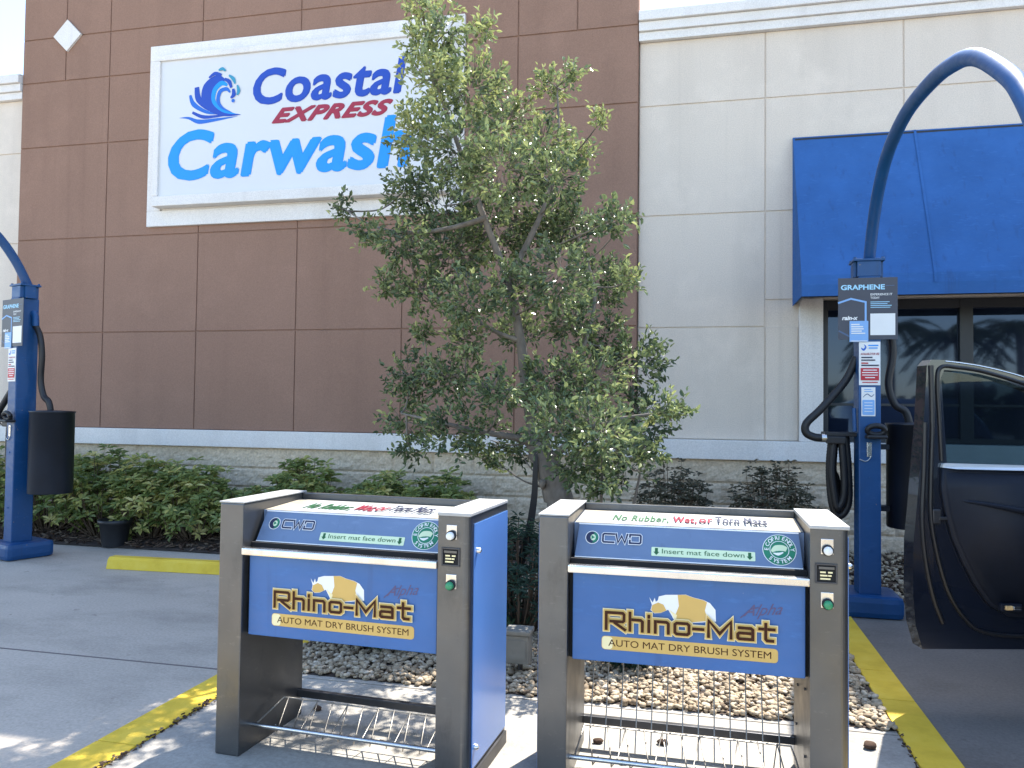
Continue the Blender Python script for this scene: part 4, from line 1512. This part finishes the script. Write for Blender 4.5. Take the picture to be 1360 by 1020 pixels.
def shrub(name, label, cat, group, c, rx_, ry_, h, n, mat, leafL, leafW, whorl=7, stem='twig', sparse=False, tmean=0.5, tsd=0.22):
    t = thing(name, label, cat, (c[0], c[1], c[2]), 0, group)
    st = MB()
    lf = MB()
    for i in range(n):
        a_ = rnd.uniform(0, 6.283)
        q = math.sqrt(rnd.random())
        hz = rnd.random() ** 0.6
        wd = 0.55 + 0.45 * math.sin(min(1, hz * 1.1) * math.pi * 0.75)
        e = Vector((math.cos(a_) * q * rx_ * wd, math.sin(a_) * q * ry_ * wd, h * (0.06 + 0.94 * hz) * (1 - 0.25 * q * q) * rnd.uniform(0.85, 1.1)))
        b_ = Vector((e.x * 0.3, e.y * 0.3, 0))
        md = (b_ + e) / 2 + Vector((e.x * 0.15, e.y * 0.15, 0.02))
        if sparse or i % 3 == 0:
            st.tube([b_, md, e], [0.007, 0.005, 0.0025], 5, 0, False)
        ax = (e - md).normalized() + Vector((0, -0.25, 0.3))
        ax.normalize()
        s1 = ax.orthogonal().normalized()
        s2 = ax.cross(s1)
        bt = rnd.gauss(tmean, tsd)
        for k in range(whorl):
            an = 6.283 * k / whorl + rnd.uniform(-0.3, 0.3)
            d = (s1 * math.cos(an) + s2 * math.sin(an)) * 0.9 + ax * rnd.uniform(-0.1, 0.5)
            L = leafL * rnd.uniform(0.7, 1.2)
            off = rvec() * (0.03 if sparse else 0.012)
            leaf(lf, e + off + d * 0.01, d, ax, L, leafW * rnd.uniform(0.8, 1.15) * L / leafL, min(1, max(0, bt + rnd.gauss(0, 0.12))))
    st.build('stems', stem, t)
    lf.build('foliage', mat, t, tint=True)
    return t


HG = 'green and yellow shrubs along the block wall'
hedge_spots = [
    (-8.6, 7.85, 0.75, 1.05, 150, 'leafy shrub at the far left, behind the left blue post'),
    (-7.45, 7.85, 0.65, 1.0, 150, 'leafy shrub showing between the left blue post and its black drum'),
    (-6.6, 7.75, 0.55, 1.02, 170, 'tall glossy green shrub directly right of the black drum'),
    (-5.95, 7.75, 0.5, 0.93, 160, 'yellow flecked shrub behind the black nursery pot'),
    (-5.40, 7.75, 0.45, 0.88, 140, 'yellow flecked shrub just right of the black nursery pot'),
    (-4.78, 7.85, 0.34, 0.62, 70, 'smaller shrub in the low gap of the hedge, behind the wheel stop'),
    (-4.15, 7.85, 0.44, 0.97, 150, 'rounded green shrub behind the left corner of the left machine'),
    (-3.25, 7.9, 0.40, 0.86, 120, 'olive shrub behind the middle of the left machine'),
    (-2.60, 7.9, 0.38, 0.84, 110, 'olive shrub at the right end of the hedge, by bare block wall'),
]
for i, (X, Y, r_, h, n, lab) in enumerate(hedge_spots):
    shrub('hedge_shrub', lab, 'shrub', HG, (X, Y, 0.05), r_, 0.45, h * 0.95, int(n * 1.6), 'hedge', 0.095, 0.04, 8, tmean=0.52 if i not in (3, 4) else 0.62, tsd=0.2)
SG = 'sparse dull shrubs along the right wall'
for (X, Y, r_, h, n, lab) in ((-0.20, 7.9, 0.42, 0.98, 110, 'sparse dull shrub behind the tree, above the right machine'), (0.72, 7.9, 0.42, 1.0, 120, 'sparse dull shrub near the right blue post, above the machine')):
    shrub('sparse_shrub', lab, 'shrub', SG, (X, Y, 0.05), r_, 0.35, h, n * 3, 'darkshrub', 0.052, 0.03, 6, tmean=0.4)
JG = 'low dark junipers behind the machines'
for (X, Y, r_, h, n, lab) in ((-1.18, 5.35, 0.42, 0.78, 330, 'dark juniper filling the gap between the two machines'), (-1.95, 4.88, 0.52, 0.52, 380, 'low dark juniper seen under the left machine'), (-0.42, 4.98, 0.34, 0.36, 240, 'low dark juniper seen under the left half of the right machine')):
    shrub('juniper_shrub', lab, 'shrub', JG, (X, Y, 0.02), r_, 0.42, h, n, 'juniper', 0.06, 0.014, 9)

# ================================================================ small things
ws = MB()
pf = [(0, 0), (0.02, 0.085), (0.045, 0.105), (0.125, 0.105), (0.15, 0.085), (0.165, 0)]
ws.add([(0 if True else 0, p[0], p[1]) for p in pf] + [(1.8, p[0], p[1]) for p in pf], [tuple(range(6)), tuple(reversed(range(6, 12)))] + [(i, i + 6, (i + 1) % 6 + 6, (i + 1) % 6) for i in range(6)])
bmw = None
w_ = tag(ws.build('wheel_stop', 'yellow'), 'yellow concrete wheel stop lying in front of the hedge', 'wheel stop')
w_.location = (-5.36, 6.36, 0.003)
w_.rotation_euler = (0, 0, R(3))
pt = thing('plant_pot', 'black plastic nursery pot standing empty in front of the hedge', 'plant pot', (-6.12, 7.38, 0.01))
m = MB()
m.lathe([(0.12, 0), (0.125, 0.02), (0.155, 0.24), (0.172, 0.245), (0.174, 0.285), (0.160, 0.287), (0.150, 0.25), (0.13, 0.19)], (0, 0, 0), 28)
m.build('pot', 'pot', pt)
m = MB()
m.lathe([(0.001, 0.2), (0.14, 0.195), (0.14, 0.19)], (0, 0, 0), 20)
m.build('potting_soil', 'soil', pt)
gb = thing('utility_box', 'small weathered grey utility box on a stake between the machines', 'utility box', (-0.98, 4.50, 0.01))
m = MB()
m.box((-0.075, -0.06, 0.075), (0.06, 0.06, 0.235), 0, 0.008)
m.build('housing', 'boxgrey', gb)
m = MB()
m.box((-0.085, -0.07, 0.237), (0.07, 0.07, 0.265), 0, 0.008)
m.box((-0.06, -0.064, 0.10), (0.045, -0.0605, 0.21))
m.build('cover', 'boxgrey', gb)
m = MB()
m.tube([(0, 0, -0.05), (0, 0, 0.075)], 0.015, 8)
m.build('stake', 'darksteel', gb)
for k, (X, Y, s_) in enumerate(((0.79, 3.95, 0.028), (-0.43, 3.69, 0.02), (-0.14, 3.75, 0.022), (-0.30, 3.50, 0.016), (0.46, 3.62, 0.02), (-1.86, 3.72, 0.02), (-1.2, 2.95, 0.014), (-0.02, 3.98, 0.014))):
    V, F = ICO[1]
    m = MB()
    m.add([Vector((v.x * s_ * 1.3, v.y * s_, v.z * s_ * 0.6)) * rnd.uniform(0.8, 1.15) for v in V], F, 0, True, rnd.uniform(0.05, 0.5))
    o = tag(m.build('loose_stone', 'chips', tint=True), ['dark loose stone on the pale slab near the right yellow kerb'][0] if k == 0 else 'small loose stone lying on the pale slab under a machine', 'stone', 'loose stones on the slab')
    o.location = (X, Y, 0.006 + s_ * 0.5)
    o.rotation_euler = (0, 0, rnd.uniform(0, 6))

# ================================================================ car with its open door
car = thing('parked_car', 'black car parked nose to the wall with its driver door swung open', 'car', (3.2, 4.1, 0))
CX, CY = 3.2, 4.1
prof_z = [  # y along the length (nose at +), belt height, roof height
    (-2.35, 0.95, 0.95), (-2.25, 1.05, 1.35), (-1.9, 1.12, 1.68), (-0.8, 1.10, 1.76), (0.2, 1.08, 1.74), (0.75, 1.06, 1.45), (1.1, 1.05, 1.08), (1.7, 0.98, 0.98), (2.1, 0.85, 0.85), (2.22, 0.7, 0.7)]
vs, fs = [], []
for (yy, zb, zr_) in prof_z:
    k = 1.0 - 0.10 * max(0, (yy - 1.2)) - 0.06 * max(0, (-yy - 1.9))
    hw = 0.93 * k
    up = max(0.0, zr_ - zb)
    half = [(hw * 0.96, 0.26), (hw, 0.5), (hw, 0.8), (hw * 0.965, zb), (hw * (0.965 - 0.18 * min(1, up)), zb + up * 0.85), (hw * (0.90 - 0.28 * min(1, up * 1.2)), zb + up + 0.02)]
    sec = half + [(-x, z) for x, z in reversed(half)]
    vs += [(x, yy, z) for x, z in sec]
ns = 12
for i in range(len(prof_z) - 1):
    for k in range(ns):
        k2 = (k + 1) % ns
        fs.append((i * ns + k, i * ns + k2, (i + 1) * ns + k2, (i + 1) * ns + k))
fs.append(tuple(range(ns)))
fs.append(tuple(reversed(range((len(prof_z) - 1) * ns, len(prof_z) * ns))))
bm = bmesh.new()
bv = [bm.verts.new(v) for v in vs]
for q in fs:
    bm.faces.new([bv[i] for i in q])
bmesh.ops.recalc_face_normals(bm, faces=bm.faces[:])
m = MB()
m.bm(bm, 0, True)
m.build('body', 'carpaint', car)
for sx in (-1, 1):
    for (y0, y1) in ((-1.75, -0.85), (-0.78, 0.15)):
        if sx < 0 and y0 > -0.8:
            continue
        m = MB()
        xs_ = lambda z: sx * (0.90 - (z - 1.08) * 0.27)
        m.add([(xs_(1.14) + sx * 0.012, y0, 1.14), (xs_(1.14) + sx * 0.012, y1, 1.14), (xs_(1.6) + sx * 0.012, y1 - (0.25 if y1 > 0 else 0), 1.6), (xs_(1.6) + sx * 0.012, y0 + (0.12 if y0 < -1 else 0), 1.6)], [(0, 1, 2, 3) if sx > 0 else (3, 2, 1, 0)])
        m.build('side_window', 'window', car)
m = MB()
m.box((-0.955, -0.78, 0.38), (-0.90, 0.55, 1.1), 0, 0.02)
m.build('door_opening', 'slot', car)
m = MB()
m.add([(-0.62, 0.32, 1.64), (0.62, 0.32, 1.64), (0.74, 0.98, 1.17), (-0.74, 0.98, 1.17)], [(0, 1, 2, 3)])
m.v = [(x, y_ + 0.03, z + 0.04) for x, y_, z in m.v]
m.build('windscreen', 'window', car)
for sx in (-1, 1):
    for yy in (1.38, -1.42):
        wm = MB()
        wm.lathe([(0.2, -0.11), (0.32, -0.11), (0.345, -0.08), (0.345, 0.08), (0.32, 0.11), (0.2, 0.11)], (0, 0, 0), 28, 0, True, Matrix.Translation((sx * 0.84, yy, 0.345)) @ Matrix.Rotation(R(90), 4, 'Y'))
        wo = wm.build('wheel', 'tyre', car)
        rm = MB()
        for q in range(5):
            rm.box((-0.025, 0.02, -0.012), (0.025, 0.2, 0.012), 0, 0.005, Matrix.Translation((sx * 0.95, yy, 0.345)) @ Matrix.Rotation(R(90), 4, 'Y') @ Matrix.Rotation(R(72 * q), 4, 'Z'))
        rm.lathe([(0.2, -0.01), (0.215, 0.01)], (0, 0, 0), 24, 0, True, Matrix.Translation((sx * 0.935, yy, 0.345)) @ Matrix.Rotation(R(90), 4, 'Y'))
        rm.build('rim', 'steel', wo)
    m = MB()
    m.box((sx * 0.52 - 0.16, 2.10, 0.66), (sx * 0.52 + 0.16, 2.2, 0.80), 0, 0.03)
    m.build('headlight', 'chrome', car)

# the open door, a part of the car; local frame: x from the latch edge to the hinge, y away from the camera
DM = Matrix.Translation((1.15 - CX, 4.5 - CY, 0)) @ Matrix.Rotation(0.227, 4, 'Z')
outer = [(0.004, 0.326), (0.53, 0.330), (1.02, 0.345), (1.06, 0.40), (1.06, 1.22), (1.0, 1.28), (0.80, 1.58), (0.62, 1.725), (0.543, 1.751), (0.42, 1.785), (0.306, 1.808), (0.2, 1.822), (0.129, 1.829), (0.06, 1.83), (0.034, 1.80), (0.017, 1.504), (-0.004, 1.268), (-0.024, 1.033), (-0.04, 0.877), (-0.042, 0.604), (-0.03, 0.449)]
hole = [(0.138, 1.275), (0.97, 1.265), (0.78, 1.53), (0.60, 1.665), (0.542, 1.69), (0.42, 1.73), (0.306, 1.758), (0.2, 1.772), (0.125, 1.776), (0.109, 1.74), (0.123, 1.506)]
m = MB()
m.prism(outer, 0.10, 0, DM, [hole])
door = m.build('door', 'carpaint', car)


def tubes(name, mat, paths, r, parent):
    mm = MB()
    for p in paths:
        mm.tube([DM @ Vector(q) for q in smooth_path(p, 6)], r, 8)
    return mm.build(name, mat, parent)


tubes('weatherstrip', 'carseal', [
    [(0.055, -0.006, 1.80), (0.06, -0.006, 1.5), (0.05, -0.006, 1.2), (0.05, -0.006, 1.0), (0.085, -0.006, 0.8), (0.14, -0.006, 0.62), (0.22, -0.006, 0.49), (0.32, -0.006, 0.42), (0.55, -0.006, 0.40), (0.95, -0.006, 0.42)],
    [(0.022, -0.004, 1.5), (0.016, -0.004, 1.25), (0.005, -0.004, 1.0), (0.02, -0.004, 0.8), (0.06, -0.004, 0.6), (0.11, -0.004, 0.46)],
], 0.011, door)
tubes('window_seal', 'carseal', [
    [(0.108, -0.004, 1.30), (0.098, -0.004, 1.5), (0.088, -0.004, 1.72), (0.11, -0.004, 1.792), (0.2, -0.004, 1.79), (0.306, -0.004, 1.776), (0.42, -0.004, 1.747), (0.542, -0.004, 1.71), (0.62, -0.004, 1.68)],
], 0.010, door)
tubes('frame_trim', 'chrome', [
    [(0.13, -0.002, 1.822), (0.2, -0.002, 1.815), (0.306, -0.002, 1.800), (0.42, -0.002, 1.776), (0.543, -0.002, 1.742), (0.63, -0.002, 1.70)],
], 0.0035, door)
m = MB()
m.prism(hole, 0.004, 0, DM @ Matrix.Translation((0, 0.045, 0)))
m.build('door_window', 'carglass', door)
trim = [(0.10, 1.262), (0.098, 1.15), (0.118, 1.035), (0.155, 0.898), (0.205, 0.782), (0.265, 0.666), (0.34, 0.56), (0.45, 0.50), (0.98, 0.49), (0.98, 1.25)]
bmq = bmesh.new()
q0 = [bmq.verts.new((p[0], 0, p[1])) for p in trim]
fc = bmq.faces.new(q0)
ex = bmesh.ops.extrude_face_region(bmq, geom=[fc])
for v in [g for g in ex['geom'] if isinstance(g, bmesh.types.BMVert)]:
    v.co.y -= 0.045
bmesh.ops.recalc_face_normals(bmq, faces=bmq.faces[:])
top_edges = [e for e in bmq.edges if all(v.co.y < -0.04 for v in e.verts)]
bmesh.ops.bevel(bmq, geom=top_edges, offset=0.022, segments=3, affect='EDGES')
m = MB()
m.bm(bmq, 0, True, DM)
m.tube([DM @ Vector(q) for q in smooth_path([(0.17, -0.035, 1.10), (0.30, -0.05, 1.085), (0.50, -0.06, 1.05), (0.75, -0.06, 1.0), (0.97, -0.05, 0.98)], 6)], [0.006 + 0.0009 * i for i in range(25)], 10)
m.build('inner_trim', 'cartrim', door)
m = MB()
m.prism([(0.10, 1.268), (0.16, 1.262), (0.98, 1.252), (0.98, 1.276), (0.13, 1.29), (0.105, 1.287)], 0.05, 0, DM @ Matrix.Translation((0, -0.052, 0)))
for k_, (x_, y_, z_) in enumerate(m.v):
    if z_ > 1.268:
        q_ = DM.inverted() @ Vector((x_, y_, z_))
        if q_.y < -0.03:
            m.v[k_] = tuple(DM @ Vector((q_.x, q_.y + 0.028, q_.z)))
m.build('belt_strip', 'satin', door)
m = MB()
m.box((0.388, -0.084, 0.55), (0.425, -0.07, 0.572), 0, 0.004, DM)
m.box((0.427, -0.082, 0.552), (0.468, -0.07, 0.570), 1, 0.004, DM)
m.box((0.37, -0.072, 0.54), (0.48, -0.045, 0.58), 2, 0.006, DM)
m.build('courtesy_lamp', ['amber', 'chrome', 'cartrim'], door)
m = MB()
m.box((0.055, -0.014, 0.975), (0.10, 0.01, 1.05), 0, 0.006, DM)
m.box((0.085, -0.02, 0.995), (0.145, -0.008, 1.012), 0, 0.003, DM)
m.build('latch', 'darksteel', door)

# ================================================================ what stands behind the camera (seen in the dark glass)
def palm(x, y, h):
    t = thing('palm_tree', 'palm tree across the car park, mirrored in the shop window', 'tree', (x, y, 0), 0, 'palms mirrored in the window')
    m = MB()
    m.tube([(0, 0, 0), (0.1, 0, h * 0.4), (0.05, 0.1, h * 0.8), (0, 0.1, h)], [0.2, 0.16, 0.14, 0.15], 10)
    m.build('trunk', 'bark', t)
    lf = MB()
    for k in range(22):
        an = 6.283 * k / 22 + rnd.uniform(-.2, .2)
        el = rnd.uniform(-0.3, 1.0)
        d = Vector((math.cos(an), math.sin(an), 0))
        P = [Vector((0, 0.1, h)) + d * (q * 1.7) + Vector((0, 0, el * q * 1.5 - 1.4 * q * q)) for q in (0, .25, .5, .75, 1)]
        for i in range(1, 5):
            for s_ in (-1, 1):
                for j in range(5):
                    p = P[i - 1].lerp(P[i], j / 5)
                    sd = d.cross(Vector((0, 0, 1))) * s_
                    leaf(lf, p, sd + d * 0.6 - Vector((0, 0, 0.5)), Vector((0, 0, 1)), 0.5, 0.05, rnd.random())
    lf.build('fronds', 'palm', t, tint=True)


palm(8.9, -13, 4.3)
palm(11.2, -14, 4.7)
palm(7.6, -17, 5.0)
ft = MB()
for k in range(2600):
    X = rnd.uniform(-90, 90)
    Y = -48 + rnd.uniform(-5, 5)
    Z = rnd.random() ** 0.7 * (2.6 + 1.6 * mnoise.noise(Vector((X * 0.11, 0, 0))))
    p = Vector((X, Y, Z))
    leaf(ft, p, rvec(), rvec(), rnd.uniform(1.2, 2.4), rnd.uniform(0.9, 1.6), rnd.random())
struct(ft.build('far_trees', 'palm', tint=True), 'stuff')
